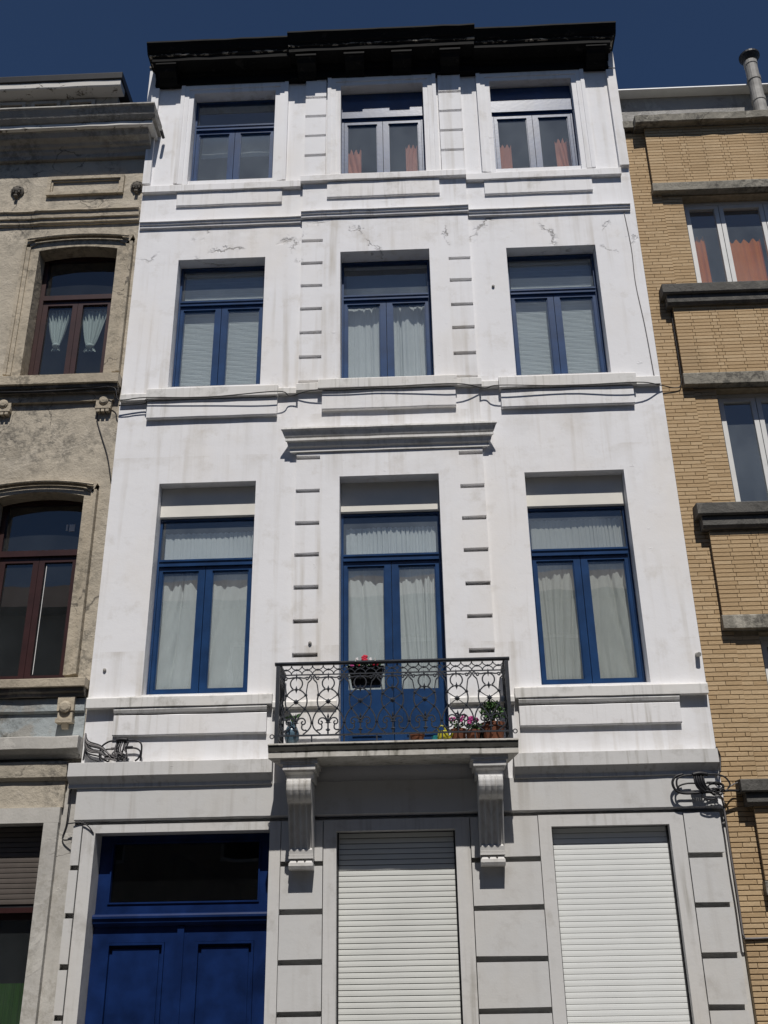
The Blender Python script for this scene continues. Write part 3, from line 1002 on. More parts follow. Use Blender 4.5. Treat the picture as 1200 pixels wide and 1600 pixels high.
def motif():
    m = MB()
    sx = PER / 307.0
    sz = (RZ1 - RZ0) / 690.0
    def P(pt):   # drawing units (x from the motif axis, z above the bottom rail)
        return (pt[0] * sx, 0, pt[1] * sz)
    def ln(pts, r=.0068, mirror=True):
        m.tube([P(p) for p in pts], r, 5)
        if mirror:
            m.tube([P((-p[0], p[1])) for p in pts], r, 5)
    def boss(x, z, r, d=.012, mirror=True):
        for s in ((1, -1) if mirror and x else (1,)):
            c = P((s * x, z))
            k = 8
            b = len(m.v)
            m.v.append((c[0], -d, c[2]))
            for j in range(2 * k):
                rr = r if j % 2 == 0 else r * .62
                a = math.pi * j / k
                m.v.append((c[0] + rr * math.cos(a), -.002, c[2] + rr * math.sin(a)))
            m.v.append((c[0], d, c[2]))
            for j in range(2 * k):
                m.f.append((b, b + 1 + j, b + 1 + (j + 1) % (2 * k)))
                m.f.append((b + 2 * k + 1, b + 1 + (j + 1) % (2 * k), b + 1 + j))
    def lens(x, z, w, h, d=.010, mirror=False):
        for s in ((1, -1) if mirror else (1,)):
            c = P((s * x, z))
            w_, h_ = w * sx, h * sz
            b = len(m.v)
            m.v += [(c[0], 0, c[2] + h_), (c[0] + w_, 0, c[2]), (c[0], 0, c[2] - h_), (c[0] - w_, 0, c[2]), (c[0], -d, c[2]), (c[0], d, c[2])]
            for q in ((0, 1), (1, 2), (2, 3), (3, 0)):
                m.f.append((b + q[0], b + q[1], b + 4))
                m.f.append((b + q[1], b + q[0], b + 5))
    # top lattice band 585..675
    for k in (-1, 0, 1):
        xo = k * 102.3
        for pts in (arc(xo, 678, 51, 42, 180, 360, 8), arc(xo, 590, 51, 44, 180, 0, 8)):
            m.tube([P(p) for p in pts], .005, 5)
        cx = P((xo, 635))
        boss(xo, 635, .014, .010, False)
    # ring with arms
    ln(arc(0, 500, 58, 60, 90, -58, 12))
    ln(bez((6, 560), (40, 570), (70, 540), (100, 565), 8))
    ln(spiral(100, 548, 17, 5, 90, -210, 8))
    lens(0, 566, 9, 45)
    lens(0, 442, 13, 40, .014)
    lens(0, 442, 58, 10, .010)
    # flat straps from the node up into the scroll
    ln([(93, 385), (104, 470), (112, 508)], .0055)
    ln(bez((112, 508), (130, 530), (150, 540), (146, 565), 8))
    ln(spiral(132, 562, 16, 5, 0, 300, 9))
    # body
    ln(bez((28, 440), (60, 430), (75, 405), (93, 385), 6))
    ln([(93, 385), (0, 320), (85, 253)], .0055)
    ln(bez((93, 385), (112, 340), (105, 290), (85, 253), 8))
    boss(93, 385, .019)
    boss(85, 253, .018)
    boss(0, 320, .030, .018)
    ln([(85, 253), (12, 152)])
    ln(bez((85, 253), (125, 215), (148, 160), (147, 115), 8))
    ln(bez((147, 115), (146, 60), (105, 35), (70, 8), 8))
    boss(147, 115, .011)
    ln(bez((10, 118), (14, 175), (85, 180), (92, 130), 10))
    ln(spiral(68, 122, 24, 8, 15, -290, 12))
    ln(bez((62, 100), (50, 70), (60, 45), (95, 48), 6))
    lens(95, 48, 16, 10, .008, True)
    # fleur de lis
    lens(0, 175, 11, 38, .014)
    lens(0, 140, 22, 22, .014)
    lens(0, 116, 36, 9, .012)
    ln([(0, 150), (0, 8)], .0075, False)
    lens(0, 48, 24, 22, .012)
    lens(0, 22, 10, 18, .010)
    return m.mesh('ornament', 'iron')
mot = motif()
for i in range(NM):
    instance(mot, 'ornament', (RX0 + .025 + PER * (i + .5), RY, RZ0), bal)
side_scale = (abs(RY) - .05 - .03) / 1.0 / PER
nS = 1
for xx in (RX0, RX1):
    for k in range(2):
        w2 = (abs(RY) - .07) / 2
        o = instance(mot, 'ornament', (xx, RY + .025 + w2 * (k + .5), RZ0), bal, (0, 0, R(90)), (w2 / PER, 1, 1))
rail = MB()
rail.prof_x([(RY - .026, RZ1 + .018), (RY - .026, RZ1 + .004), (RY - .014, RZ1 - .008), (RY + .014, RZ1 - .008), (RY + .026, RZ1 + .004), (RY + .026, RZ1 + .018), (RY, RZ1 + .026)], RX0 - .03, RX1 + .03)
rail.build('top_rail', 'iron', bal)
for xx in (RX0, RX1):
    MB().box(xx - .024, xx + .024, RY + .027, -.042, RZ1 - .006, RZ1 + .02).build('top_rail', 'iron', bal)
    MB().box(xx - .008, xx + .008, RY + .008, -.042, RZ0 - .008, RZ0 + .006).build('bottom_rail', 'iron', bal)
    MB().box(xx - .006, xx + .006, RY + .008, -.042, RZ0 + .550, RZ0 + .562).build('middle_rail', 'iron', bal)
    MB().box(xx - .017, xx + .017, RY - .017, RY + .017, BZ - .002, RZ1 - .009).build('post', 'iron', bal)
    MB().box(xx - .012, xx + .012, -.066, -.042, BZ - .002, RZ1 - .009).build('post', 'iron', bal)
    s = -1 if xx < 0 else 1
    MB().tube([(xx + s * (.040 + .018 * math.cos(a * .628)), RY, RZ0 - .005 + .018 * math.sin(a * .628)) for a in range(10)], .005, 5, True).build('ring', 'iron', bal)
MB().box(RX0 - .02, RX1 + .02, RY - .008, RY + .008, RZ0 - .008, RZ0 + .006).build('bottom_rail', 'iron', bal)
MB().box(RX0, RX1, RY - .006, RY + .006, RZ0 + .552, RZ0 + .562).build('middle_rail', 'iron', bal)
for i in range(NM + 1):
    x = RX0 + .025 + PER * i
    if 0 < i < NM:
        MB().box(x - .006, x + .006, RY - .006, RY + .006, BZ - .002, RZ0 - .0085).build('foot', 'iron', bal)

# small fixings on the wall
MB().tube([(2.675, .05, 4.44), (2.675, -.07, 4.41)], .022, 10).build('pipe_stub', 'rusty_metal', H)
for (x, z) in ((-3.055, 4.425), (.985, 8.83), (-1.047, 4.63)):
    MB().lathe([(.016, .0), (.018, -.012), (.010, -.02)], (x, -.001 if abs(x) > 1.1 or x > 0 else -.041, z), 8, 'y').build('wall_plug', 'rusty_metal', H)

# ------------------------------------------------------------------ curtains and blinds of the white house
gA = 'net curtains of the balcony floor'
YC = .262
lab = {0: 'left', 1: 'middle', 2: 'right'}
which = {0: 'the window left of the balcony', 1: 'the balcony door', 2: 'the window right of the balcony'}
for i, (x0, x1) in enumerate(WX):
    mat = 'net_white' if i < 2 else 'net_grey'
    curtain('net_curtain', x0 + .05, x1 - .05, 5.60, 5.965 + (.03 if i == 2 else 0), YC, 16, .012, mat, 'short gathered net curtain in the upper light of ' + which[i], group=gA, seed=10 + i, hem=.01, gather=.6)
    zb = 4.2 if i != 1 else 4.2
    xm_ = (x0 + x1) / 2
    for s in (0, 1):
        a, c = (x0 + .05, xm_ + .01) if s == 0 else (xm_ + .012, x1 - .05)
        curtain('net_curtain', a, c, zb - .05, 5.57, YC + .012, 3.6, .026, mat,
                'long pleated net curtain in the %s casement of %s' % (('left', 'right')[s], which[i]), group=gA, seed=30 + 2 * i + s, hem=.02, skew=.16 if i != 1 else .07)
x0, x1 = WX[1]
xm_ = (x0 + x1) / 2
for s in (0, 1):
    a, c = (x0 + .05, xm_ + .01) if s == 0 else (xm_ + .012, x1 - .05)
    curtain('net_curtain', a, c, 7.6, 8.80, .30, 4, .028, 'net_white', 'pleated net curtain in the %s casement of the window above the door hood' % ('left', 'right')[s], group='net curtains above the door hood', seed=50 + s)
tag(MB().grid(lambda u, v: (x0 + .05 + (x1 - x0 - .1) * u, .30 + .004 * math.sin(20 * u), 8.86 + .42 * v), 12, 2).build('roller_blind', 'blind_blue'), 'grey blue blind in the upper light of the window above the door hood', 'blind')
def blind(x0, x1, z0, z1, y, label, step=.017):
    root = empty('venetian_blind', ((x0 + x1) / 2, y, z0), label, 'blind', 'venetian blinds')
    MB().box(x0, x1, y - .02, y + .02, z1, z1 + .03).build('head_rail', 'white_pvc', root)
    m = MB()
    z = z0
    r = random.Random(3)
    while z < z1 - .005:
        t_ = r.uniform(-.0015, .0015)
        m.prof_x([(y - .007, z - .010 + t_), (y - .002, z + .004), (y + .006, z + .0125), (y + .006, z + .0115), (y - .001, z + .003), (y - .006, z - .0105 + t_)], x0, x1)
        z += step
    tag(m.build('slats', 'blind_white', root), kind='stuff')
    MB().box(x0, x1, y - .012, y + .012, z0 - .03, z0 - .012).build('bottom_rail', 'white_pvc', root)
for i, n_ in ((0, 'left window of the floor above the balcony'), (2, 'right window of the floor above the balcony')):
    x0, x1 = WX[i]
    xm_ = (x0 + x1) / 2
    blind(x0 + .05, x1 - .05, 8.86, 9.30, .25, 'white venetian blind in the upper light, ' + n_)
    blind(x0 + .05, xm_ - .012, 7.68, 8.76, .25, 'white venetian blind in the left casement, ' + n_)
    blind(xm_ + .012, x1 - .05, 7.68, 8.76, .25, 'white venetian blind in the right casement, ' + n_)
# top floor
x0, x1 = CX[0]
tag(MB().grid(lambda u, v: (x0 + .06 + (x1 - x0 - .12) * u, .34 + .003 * math.sin(15 * u), 11.25 + .45 * v + .012 * u), 10, 2).build('roller_blind', 'blind_white'), 'short white roller blind behind the top floor left window', 'blind')
def tied(name, xt0, xt1, xk, z1, zk, y, mat, label, cat, group, tail=.0, kw=.035, seed=0, flare=0.0, zb=None):
    """curtain gathered from a wide heading into a knot or tie"""
    r = random.Random(seed)
    ph = r.uniform(0, 6)
    root = empty(name, (xk, y, zk), label, cat, group)
    def fn(u, v):
        s = v ** .7
        a = xt0 + (xt1 - xt0) * u
        k = xk + (u - .5) * 2 * kw
        x = k + (a - k) * s
        yy = y + math.sin(u * 44 + ph) * (.012 + .010 * v) + math.sin(u * 17 + ph) * .008
        return (x, yy, zk + (z1 - zk) * v + .012 * math.sin(u * 40) * v)
    MB().grid(fn, 40, 8).build('drape', mat, root, True)
    MB().ball((xk, y - .01, zk), kw * 1.25, .035, .03, 10, 6).build('knot', mat, root, True)
    if tail:
        def fn2(u, v):
            w_ = kw * (1 + (1 - v) * flare)
            return (xk + (u - .5) * 2 * w_, y + math.sin(u * 22 + ph) * .014, (zb if zb else zk - tail) + v * (zk - (zb if zb else zk - tail)))
        MB().grid(fn2, 24, 5).build('tail', mat, root, True)
    return root
gC = 'pink curtains of the top floor'
for i in (1, 2):
    x0, x1 = CX[i]
    nm = ('middle', 'right')[i - 1]
    for k, (a, c) in enumerate(((x0 + .06, x0 + .24), (x1 - .24, x1 - .06))):
        curtain('side_curtain', a, c, 10.5, 11.16 + .05 * k, .24, 3.2, .02, 'curtain_pink',
                'narrow pink curtain at the %s edge of the %s top floor window' % (('left', 'right')[k], nm), group=gC, seed=60 + 2 * i + k, hem=.06, skew=.10)

# ================================================================== LEFT HOUSE (weathered)
LY = .03
LH = empty('weathered_house', (-4.9, LY, 0), 'weathered grey beige rendered house with brown arched windows, left of the white one', 'house')
LX0, LX1 = -6.6, -3.192
LB, LA = (-4.352, -3.415), (-4.40, -3.462)
wall(LX0, LX1, 3.40, 11.3, LY, LY + .3, [(LB[0] - .02, LB[1] + .02, 7.80, 9.70), (LA[0] - .02, LA[1] + .02, 4.35, 6.42)], 'upper_wall', 'old_render', LH)
wall(LX0, LX1, 0, 3.399, LY, LY + .3, [(-5.9, -3.467, .5, 2.99)], 'ground_wall', 'old_pale', LH)
# cornice
lc = [(-.40, 11.49), (-.405, 11.465), (-.385, 11.45), (-.34, 11.36), (-.30, 11.32), (-.285, 11.315)]
MB().prof_x(step_prof(lc, LY - .001), LX0, -3.03, .3, .003, 101).build('cornice', 'old_cornice', LH)
lc2 = [(-.28, 11.314), (-.285, 11.30), (-.285, 11.255), (-.275, 11.25)]
MB().prof_x(step_prof(lc2, LY - .001), LX0, -3.07, .2, .003, 102).build('cornice_fillet', 'dormer_white', LH)
lc3 = [(-.24, 11.249), (-.22, 11.235), (-.19, 11.18), (-.12, 11.15), (-.10, 11.12), (-.07, 11.11), (-.06, 11.08), (-.03, 11.05), (-.02, 11.0)]
MB().prof_x(step_prof(lc3, LY - .001), LX0, -3.13, .3, .003, 103).build('cornice_bed_mould', 'old_cornice', LH)
MB().tube([(-2.985, -.18, 11.255), (-2.985, -.05, 11.25)], .02, 8).build('gutter_end', 'black_lead', LH)
# frieze panel as a recessed frame, rosettes
MB().frame(-4.385, -3.435, 10.435, 10.72, .045, -.012, LY - .001).frame(-4.34, -3.48, 10.48, 10.675, .02, .008, LY - .001).build('frieze_panel', 'old_stone', LH)
for xr in (-4.755, -3.268):
    m = MB()
    m.lathe([(.078, .0), (.085, -.02), (.07, -.032), (.055, -.03), (.05, -.045), (.03, -.06), (.0, -.066)], (xr, LY, 10.535), 16, 'y')
    for k in range(8):
        a = k * math.pi / 4
        m.ball((xr + .045 * math.cos(a), LY - .045, 10.535 + .045 * math.sin(a)), .018, .014, .018, 6, 4)
    m.prof_x([(LY, 10.46), (-.03, 10.455), (-.03, 10.435), (LY, 10.42)], xr - .02, xr + .02)
    m.build('rosette', 'sooty_stone', LH)
ls = [(-.062, 10.16), (-.065, 10.14), (-.04, 10.125), (-.035, 10.105), (-.038, 10.10), (-.035, 10.055), (-.012, 10.048), (-.010, 10.0), (.008, 9.99), (.010, 9.98)]
MB().prof_x(step_prof(ls, LY - .001), LX0, -3.20, .15, .004, 105).build('string_course', 'old_stone', LH)
def arch_window(x0, x1, z0, zs, rise, out, seed, zt, sticker=False):
    xc, hw = (x0 + x1) / 2, (x1 - x0) / 2
    n = 12
    def az(x):
        t_ = (x - xc) / hw
        return zs + rise * (1 - t_ * t_)
    # stepped surround: each layer an arched band
    m = MB()
    for (ins, wd, y) in ((0, out * .55, -.012), (out * .55, out * .25, -.03), (out * .8, out * .2, -.048)):
        a, b = ins, ins + wd
        for s in (-1, 1):
            xa, xb = xc + s * (hw + a), xc + s * (hw + b)
            m.box(min(xa, xb), max(xa, xb), y, LY + .16 if ins == 0 else LY, z0, zs + a * .5)
        b0 = len(m.v)
        for i in range(n + 1):
            t_ = -1 + 2 * i / n
            xi, xo = xc + t_ * (hw + a), xc + t_ * (hw + b)
            zi, zo = zs + a * .9 + rise * (1 - t_ * t_), zs + b * .9 + rise * (1 - t_ * t_)
            if i in (0, n):
                zi -= a * .4
            yb_ = LY + .16 if ins == 0 else LY
            m.v += [(xi, y, zi), (xo, y, zo), (xo, yb_, zo), (xi, yb_, zi)]
        for i in range(n):
            q = b0 + i * 4
            for j in range(4):
                m.f.append((q + j, q + (j + 1) % 4, q + 4 + (j + 1) % 4, q + 4 + j))
    for s in (-1, 1):
        xa, xb = xc + s * (hw + out * .55), xc + s * (hw)
        m.box(min(xa, xb), max(xa, xb), -.0115, LY + .15, zs - .01, zs + out * .5)
    m.build('window_surround', 'old_stone', LH)
    yf = .20
    f = MB()
    fw = .05
    f.box(x0 - .03, x0 + fw, yf, yf + .07, z0 - .06, zs + rise)
    f.box(x1 - fw, x1 + .03, yf, yf + .07, z0 - .06, zs + rise)
    f.box(x0 + fw, x1 - fw, yf, yf + .07, zs + rise * .2, zs + rise + .02)
    f.box(x0 + fw, x1 - fw, yf, yf + .07, z0 - .06, z0)
    fo = f.build('window', 'brown_paint', LH)
    MB().box(x0 + fw, x1 - fw, yf - .025, yf + .07, zt - .065, zt).build('transom_bar', 'brown_paint', fo)
    MB().box(x0 + fw, x1 - fw, yf + .03, yf + .036, zt, zs + rise * .2).build('pane', 'dark_glass', fo)
    for s in (0, 1):
        a, c = (x0 + fw + .003, xc - .002) if s == 0 else (xc + .002, x1 - fw - .003)
        MB().frame(a, c, z0 + .002, zt - .068, .06, yf + .002, yf + .052).build('casement', 'brown_paint', fo)
        MB().box(a + .06, c - .06, yf + .028, yf + .034, z0 + .06, zt - .128).build('pane', 'dark_glass', fo)
    if sticker:
        for (a, b, c, d) in ((-3.665, -3.605, 6.02, 6.10), (-3.70, -3.68, 6.03, 6.10)):
            MB().box(a, b, yf + .024, yf + .029, c, d).build('sticker', 'sticker', fo)
        tag(MB().box(xc + .075, xc + .080, yf + .024, yf + .029, z0 + .08, zt - .15).build('tape', 'sticker', fo))
arch_window(LB[0], LB[1], 7.84, 9.575, .05, .185, 1, 9.06)
arch_window(LA[0], LA[1], 4.385, 6.32, .06, .14, 2, 5.79, True)
# keel mould over the arches
for (x0, x1, zs, rise, out) in ((LB[0], LB[1], 9.575, .05, .185), (LA[0], LA[1], 6.32, .06, .14)):
    xc, hw = (x0 + x1) / 2, (x1 - x0) / 2 + out * .75
    m = MB()
    for (dz, y, r_) in ((.0, -.068, .013),):
        m.tube([(xc + t_ / 10 * hw, y, zs + out * .72 + rise * (1 - (t_ / 10) ** 2)) for t_ in range(-10, 11)], r_, 6)
    m.build('arch_mould', 'old_stone', LH)
def lsill(x0, x1, z0, z1, y, mat='old_stone', seed=1):
    pts = [(y + .01, z1 + .006), (y, z1), (y, z0), (y + .015, z0 - .004)]
    MB().prof_x(step_prof(pts, LY - .001), x0, x1, .2, .003, seed).build('window_sill', mat, LH)
    pts = [(y + .03, z0 - .005), (y + .035, z0 - .04), (y + .06, z0 - .055), (y + .065, z0 - .085)]
    MB().prof_x(step_prof(pts, LY - .001), x0, x1 - .015, .2, .004, seed + 1).build('sill_moulding', 'sooty_stone', LH)
lsill(LX0, -3.20, 7.66, 7.77, -.12, 'old_stone', 111)
MB().box(LB[0] - .01, LB[1] + .01, LY, .20, 7.70, 7.835).build('sill_slope', 'old_stone', LH)
lsill(LX0, -3.20, 4.245, 4.32, -.12, 'old_stone', 113)
MB().box(LA[0] - .01, LA[1] + .01, LY, .20, 4.25, 4.33).build('sill_slope', 'old_stone', LH)
# apron with dropped ears and discs (second floor)
ap = MB()
ap.box(LX0, -3.262, -.012, LY - .001, 7.485, 7.60)
ap.build('apron_band', 'old_stone', LH)
for xc in (-4.48, -3.365):
    e = MB().box(xc - .085, xc + .085, -.02, LY - .001, 7.40, 7.484)
    e.box(xc - .085, xc + .085, -.035, LY - .001, 7.372, 7.398)
    for k in (-1, 0, 1):
        e.box(xc + k * .05 - .018, xc + k * .05 + .018, -.03, LY - .001, 7.335, 7.3715)
    eo = e.build('apron_ear', 'old_stone', LH)
    MB().lathe([(.052, 0), (.052, -.018), (.035, -.03), (.0, -.034)], (xc, -.012, 7.475), 14, 'y').build('disc', 'old_stone', eo, False)
# first floor apron with peeling paint and a bracket
MB().prof_x([(LY - .001, 4.155), (-.02, 4.15), (-.02, 4.03), (-.005, 4.015), (LY - .001, 4.01)], LX0, -3.21, .2, .003, 117).build('apron_band', 'peeling_blue', LH)
MB().box(LX0, -3.205, .012, LY - .001, 3.76, 4.009).build('apron_band', 'peeling_blue', LH)
e = MB().box(-3.462, -3.30, -.06, LY - .001, 4.02, 4.158)
e.box(-3.452, -3.31, -.05, LY - .001, 3.945, 4.019)
e.box(-3.462, -3.30, -.075, LY - .001, 3.905, 3.944)
e.prof_x([(LY - .001, 3.904), (-.05, 3.904), (-.02, 3.86), (LY - .001, 3.85)], -3.41, -3.35)
eo = e.build('apron_ear', 'old_stone', LH)
MB().lathe([(.056, 0), (.056, -.02), (.035, -.032), (.0, -.036)], (-3.381, -.06, 4.055), 14, 'y').build('disc', 'old_stone', eo)
# ledge above the shop front
le = [(-.13, 3.76), (-.15, 3.75), (-.15, 3.645), (-.13, 3.64), (-.09, 3.61), (-.05, 3.60), (-.03, 3.575)]
MB().prof_x(step_prof(le, LY - .001), LX0, -3.195, .25, .004, 119).build('ledge', 'old_pale', LH)
MB().prof_x(step_prof([(-.06, 3.54), (-.065, 3.52), (-.055, 3.40), (-.04, 3.39), (-.02, 3.37)], LY - .001), LX0, -3.30, .25, .003, 120).build('string_course', 'old_render', LH)
MB().box(LX0, -3.315, -.01, LY - .001, 3.13, 3.368).build('fascia', 'old_render', LH)
MB().box(LX0, -3.33, -.03, LY - .001, 2.992, 3.128).build('shop_lintel', 'old_pale', LH)
MB().box(-3.468, -3.334, -.03, LY + .29, .3, 2.991).build('shop_post', 'old_pale', LH)
shutter(-5.88, -3.472, 2.28, 2.985, .15, .045, 'shutter_brown', LH, 'brown_paint')
MB().box(-5.88, -3.472, .12, .18, 2.235, 2.279).build('shutter_bottom_bar', 'brown_paint', LH)
f = MB().frame(-5.88, -3.472, .5, 2.23, .05, .2, .26).build('window', 'brown_paint', LH)
MB().box(-5.83, -3.522, .225, .231, .55, 2.18).build('pane', 'dark_glass', f)
curtain('green_curtain', -5.2, -3.53, .55, 1.66, .40, 19, .05, 'curtain_green', 'bright green curtain behind the shop window of the weathered house', seed=77)
# dormer
D = MB()
D.box(LX0, -3.80, .42, 2.5, 11.35, 12.484)
dm = D.build('dormer', 'old_cornice', LH)
dr_ = [(.20, 12.70), (.19, 12.68), (.20, 12.60), (.215, 12.59)]
MB().prof_x([(2.7, 12.75)] + dr_ + [(2.7, 12.59)], LX0, -3.70).build('dormer_roof', 'black_lead', dm)
MB().prof_x([(.419, 12.588), (.225, 12.588), (.22, 12.575), (.225, 12.505), (.24, 12.49), (.419, 12.485)], LX0, -3.72, .2, .003, 121).build('dormer_eave', 'dormer_white', dm)
for k in range(4):
    a = -4.46 - .47 * k
    w_ = MB().frame(a - .02, a + .37, 11.8, 12.42, .045, .375, .4195).build('dormer_window', 'old_cornice', dm)
    MB().box(a + .025, a + .325, .400, .4185, 11.745, 12.255).build('pane', 'interior_dark', w_) if 0 else MB().box(a + .025, a + .325, .405, .412, 11.845, 12.375).build('pane', 'dormer_pane', dm)
m = MB()
m.prof_x([(.335, 11.30), (-.02, 11.47), (.41, 11.62), (6.0, 13.3), (6.0, 11.3)], LX0, -3.20)
m.build('roof', 'slate', LH)
m = MB()
m.box(LX0, LX1 - .002, 4.0, 4.2, 0, 11.2)
for z in (.1, 3.3, 7.0, 9.9):
    m.box(LX0, LX1 - .002, .335, 3.99, z - .1, z)
m.box(LX1 - .15, LX1 - .003, .335, 3.99, .101, 3.19)
m.build('interior', 'interior_dark', LH)
gL = 'white tied half curtains of the weathered house'
tied('tied_curtain', -4.27, -3.985, -4.11, 8.90, 8.42, .285, 'net_bright', 'white curtain tied in a knot in the left casement of the brown arched window', 'curtain', gL, .06, .038, 1, .5)
tied('tied_curtain', -3.85, -3.53, -3.71, 8.90, 8.40, .285, 'net_bright', 'white curtain tied in a knot in the right casement of the brown arched window', 'curtain', gL, .07, .042, 2, .8)

# ================================================================== RIGHT HOUSE (yellow brick)
RY_ = .02
RH = empty('brick_apartment_house', (4.6, RY_, 0), 'yellow brick apartment house with dark concrete sills, right of the white one', 'house')
RX_ = 2.724
RX9 = 6.4
WR = [(8.64, 10.06), (5.93, 7.39), (3.19, 4.64)]
WRX = (3.30, 5.4)
bw = wall(RX_, RX9, 0, 11.09, RY_ + .008, RY_ + .3, [(*WRX, a, b) for a, b in WR] + [(3.62, 5.4, .6, 2.25)], 'brick_wall', 'mortar', RH)
CH = .0445
bricks = []   # (x0,x1,z0,z1,y,ydepth)
rb = random.Random(5)
def lay(x0, x1, z0, z1, y, L=.208, joint=.005, ch=CH, hj=.008, short=0, maxx=4.9):
    k = 0
    z = z0
    while z + ch * .7 < z1:
        zt = min(z + ch - hj, z1)
        if short:
            x = x0 - (.30 if k % 2 else .04)
            i = 1 if k % 2 else 0
        else:
            x = x0 - (k % 2) * (L + joint) / 2 - ((k // 2) % 2) * .03
            i = 0
        cur = x0
        while x < min(x1, maxx):
            l = L if not short or i % 3 != 2 else short
            a, b = cur, min(x + l, x1)
            if x1 - b < .03:
                b = x1
            if b - a > .03:
                cur = b + joint
                j = rb.uniform(-.0006, .0006)
                bricks.append((a, b, z + j * .6, zt + j * .6, y + rb.uniform(-.0006, .0008)))
            x += l + joint
            i += 1
        z += ch
        k += 1
STEP = 3.06
YW, YS = RY_, RY_ + .0
lay(RX_ + .002, STEP, .3, 11.08, RY_ - .006)
for (a, b) in ((10.06, 11.08), (7.39, 8.64), (4.64, 5.93), (2.25, 3.19)):
    pass
for (a, b) in WR:
    lay(STEP + .003, WRX[0] - .002, a, b, RY_ + .002)
lay(STEP + .003, WRX[0] - .002, .3, 2.36, RY_ + .002)
lay(WRX[0], 3.61, .3, 2.26, RY_ + .002)
lay(3.61, 4.9, .3, .59, RY_ + .002)
# spandrel boxes
SPX = 2.962
SP = [(10.205, 11.075), (7.55, 8.42), (4.80, 5.70), (2.37, 3.06)]
for (a, b) in SP:
    MB().box(SPX + .01, RX9, -.040, RY_ + .007, a, b).build('spandrel', 'mortar', RH)
    lay(SPX, RX9, a + .004, b, -.052, .208, .005, .0437, .008, .068)
# the bricks that show largest are parts of their own, the far ones one mass
bricks.sort(key=lambda q: (q[2] + (2.0 if q[0] > 4.2 else 0)))
vis = [q for q in bricks if q[2] > 1.15 and q[0] < 3.6]
own = vis[:300]
ids = {id(q) for q in own}
cache = {}
bpar = bw
for q in own:
    k = (round(q[1] - q[0], 3), round(q[3] - q[2], 3))
    if k not in cache:
        c = MB()
        w_, h_ = k
        e_ = .0025
        yb = .016
        v = [(0, yb, 0), (w_, yb, 0), (w_, yb, h_), (0, yb, h_), (0, e_, 0), (w_, e_, 0), (w_, e_, h_), (0, e_, h_), (e_, 0, e_), (w_ - e_, 0, e_), (w_ - e_, 0, h_ - e_), (e_, 0, h_ - e_)]
        c.v = v
        c.f = [(8, 9, 10, 11)]
        for i in range(4):
            j = (i + 1) % 4
            c.f += [(4 + i, 4 + j, 8 + j, 8 + i), (i, j, 4 + j, 4 + i)]
        cache[k] = c.mesh('brick', 'roman_brick')
    instance(cache[k], 'brick', (q[0], q[4], q[2]), bpar)
far = MB()
for q in bricks:
    if id(q) not in ids:
        far.box(q[0], q[1], q[4], q[4] + .016, q[2], q[3], skip='k')
tag(far.build('brickwork', 'roman_brick', bw), kind='stuff')
# concrete bands and sills
for (a, b) in ((10.08, 10.203), (7.405, 7.548), (4.66, 4.798), (2.25, 2.368)):
    MB().prof_x([(RY_ + .13, b), (-.062, b), (-.068, b - .01), (-.068, a + .004), (-.06, a), (RY_ + .13, a)], SPX - .012, RX9, .3, .0015, 131).build('concrete_band', 'concrete_band', RH)
for (a, b) in ((8.42, 8.675), (5.702, 5.965), (3.0, 3.225)):
    m_ = (a + b) / 2
    MB().prof_x([(.14, b + .02), (-.14, b), (-.15, b - .01), (-.15, m_ + .012), (-.14, m_), (.14, m_)], 2.85, RX9).build('window_sill', 'concrete_sill', RH)
    MB().prof_x([(.14, m_ - .001), (-.105, m_ - .001), (-.11, m_ - .01), (-.11, a + .03), (-.085, a), (.0, a)], 2.895, RX9).build('window_sill', 'concrete_sill', RH)
def rwin(z0, z1, n):
    yf = .15
    f = MB().frame(WRX[0] + .002, WRX[1], z0 + .02, z1 - .002, .04, yf, yf + .07).build('window', 'white_pvc', RH)
    xs = [3.345, 3.75, 4.28, 4.85, 5.36]
    for i in range(4):
        a, b = xs[i] + .004, xs[i + 1] - .004
        MB().frame(a, b, z0 + .065, z1 - .045, .05, yf + .002, yf + .05).build('casement', 'white_pvc', f)
        MB().box(a + .05, b - .05, yf + .025, yf + .031, z0 + .115, z1 - .095).build('pane', 'window_glass', f)
for i, (a, b) in enumerate(WR):
    rwin(a, b, i)
gR = 'orange curtains of the brick house'
for i, (a, b, zt) in enumerate(((3.36, 3.56, 9.62), (3.82, 4.2, 9.55), (4.3, 4.5, 9.5))):
    curtain('orange_curtain', a, b, 8.7, zt, .265, 3 if i != 1 else 4, .022, 'curtain_orange', ('orange curtain at the left edge of the top brick house window', 'wide orange curtain in the middle pane of the top brick house window', 'orange curtain at the right of the top brick house window')[i], group=gR, seed=90 + i, hem=.05)
# top of the brick house
MB().prof_x([(RY_ + .2, 11.225), (-.05, 11.21), (-.06, 11.20), (-.06, 11.10), (RY_ + .2, 11.095)], RX_ - .01, 2.835).build('coping', 'concrete_band', RH)
MB().prof_x([(RY_ + .25, 11.22), (-.15, 11.20), (-.16, 11.19), (-.155, 11.09), (-.13, 11.078), (RY_ + .25, 11.078)], 2.84, RX9, .12, .005, 141).build('coping', 'concrete_band', RH)
MB().box(RX_, RX9, .22, .4, 11.226, 11.86).build('parapet', 'parapet_render', RH)
MB().prof_x([(.6, 11.90), (.08, 11.885), (.075, 11.865), (.10, 11.862), (.6, 11.862)], RX_ + .002, RX9).build('roof_edge', 'white_metal', RH)
fl = MB()
fl.lathe([(.080, 11.2), (.080, 11.50), (.087, 11.505), (.087, 11.56), (.079, 11.565), (.078, 11.85), (.086, 11.855), (.086, 11.91), (.077, 11.915), (.077, 12.12), (.084, 12.125), (.084, 12.18)], (4.45, .02, 0), 18)
flo = fl.build('flue', 'rusty_metal', RH, False)
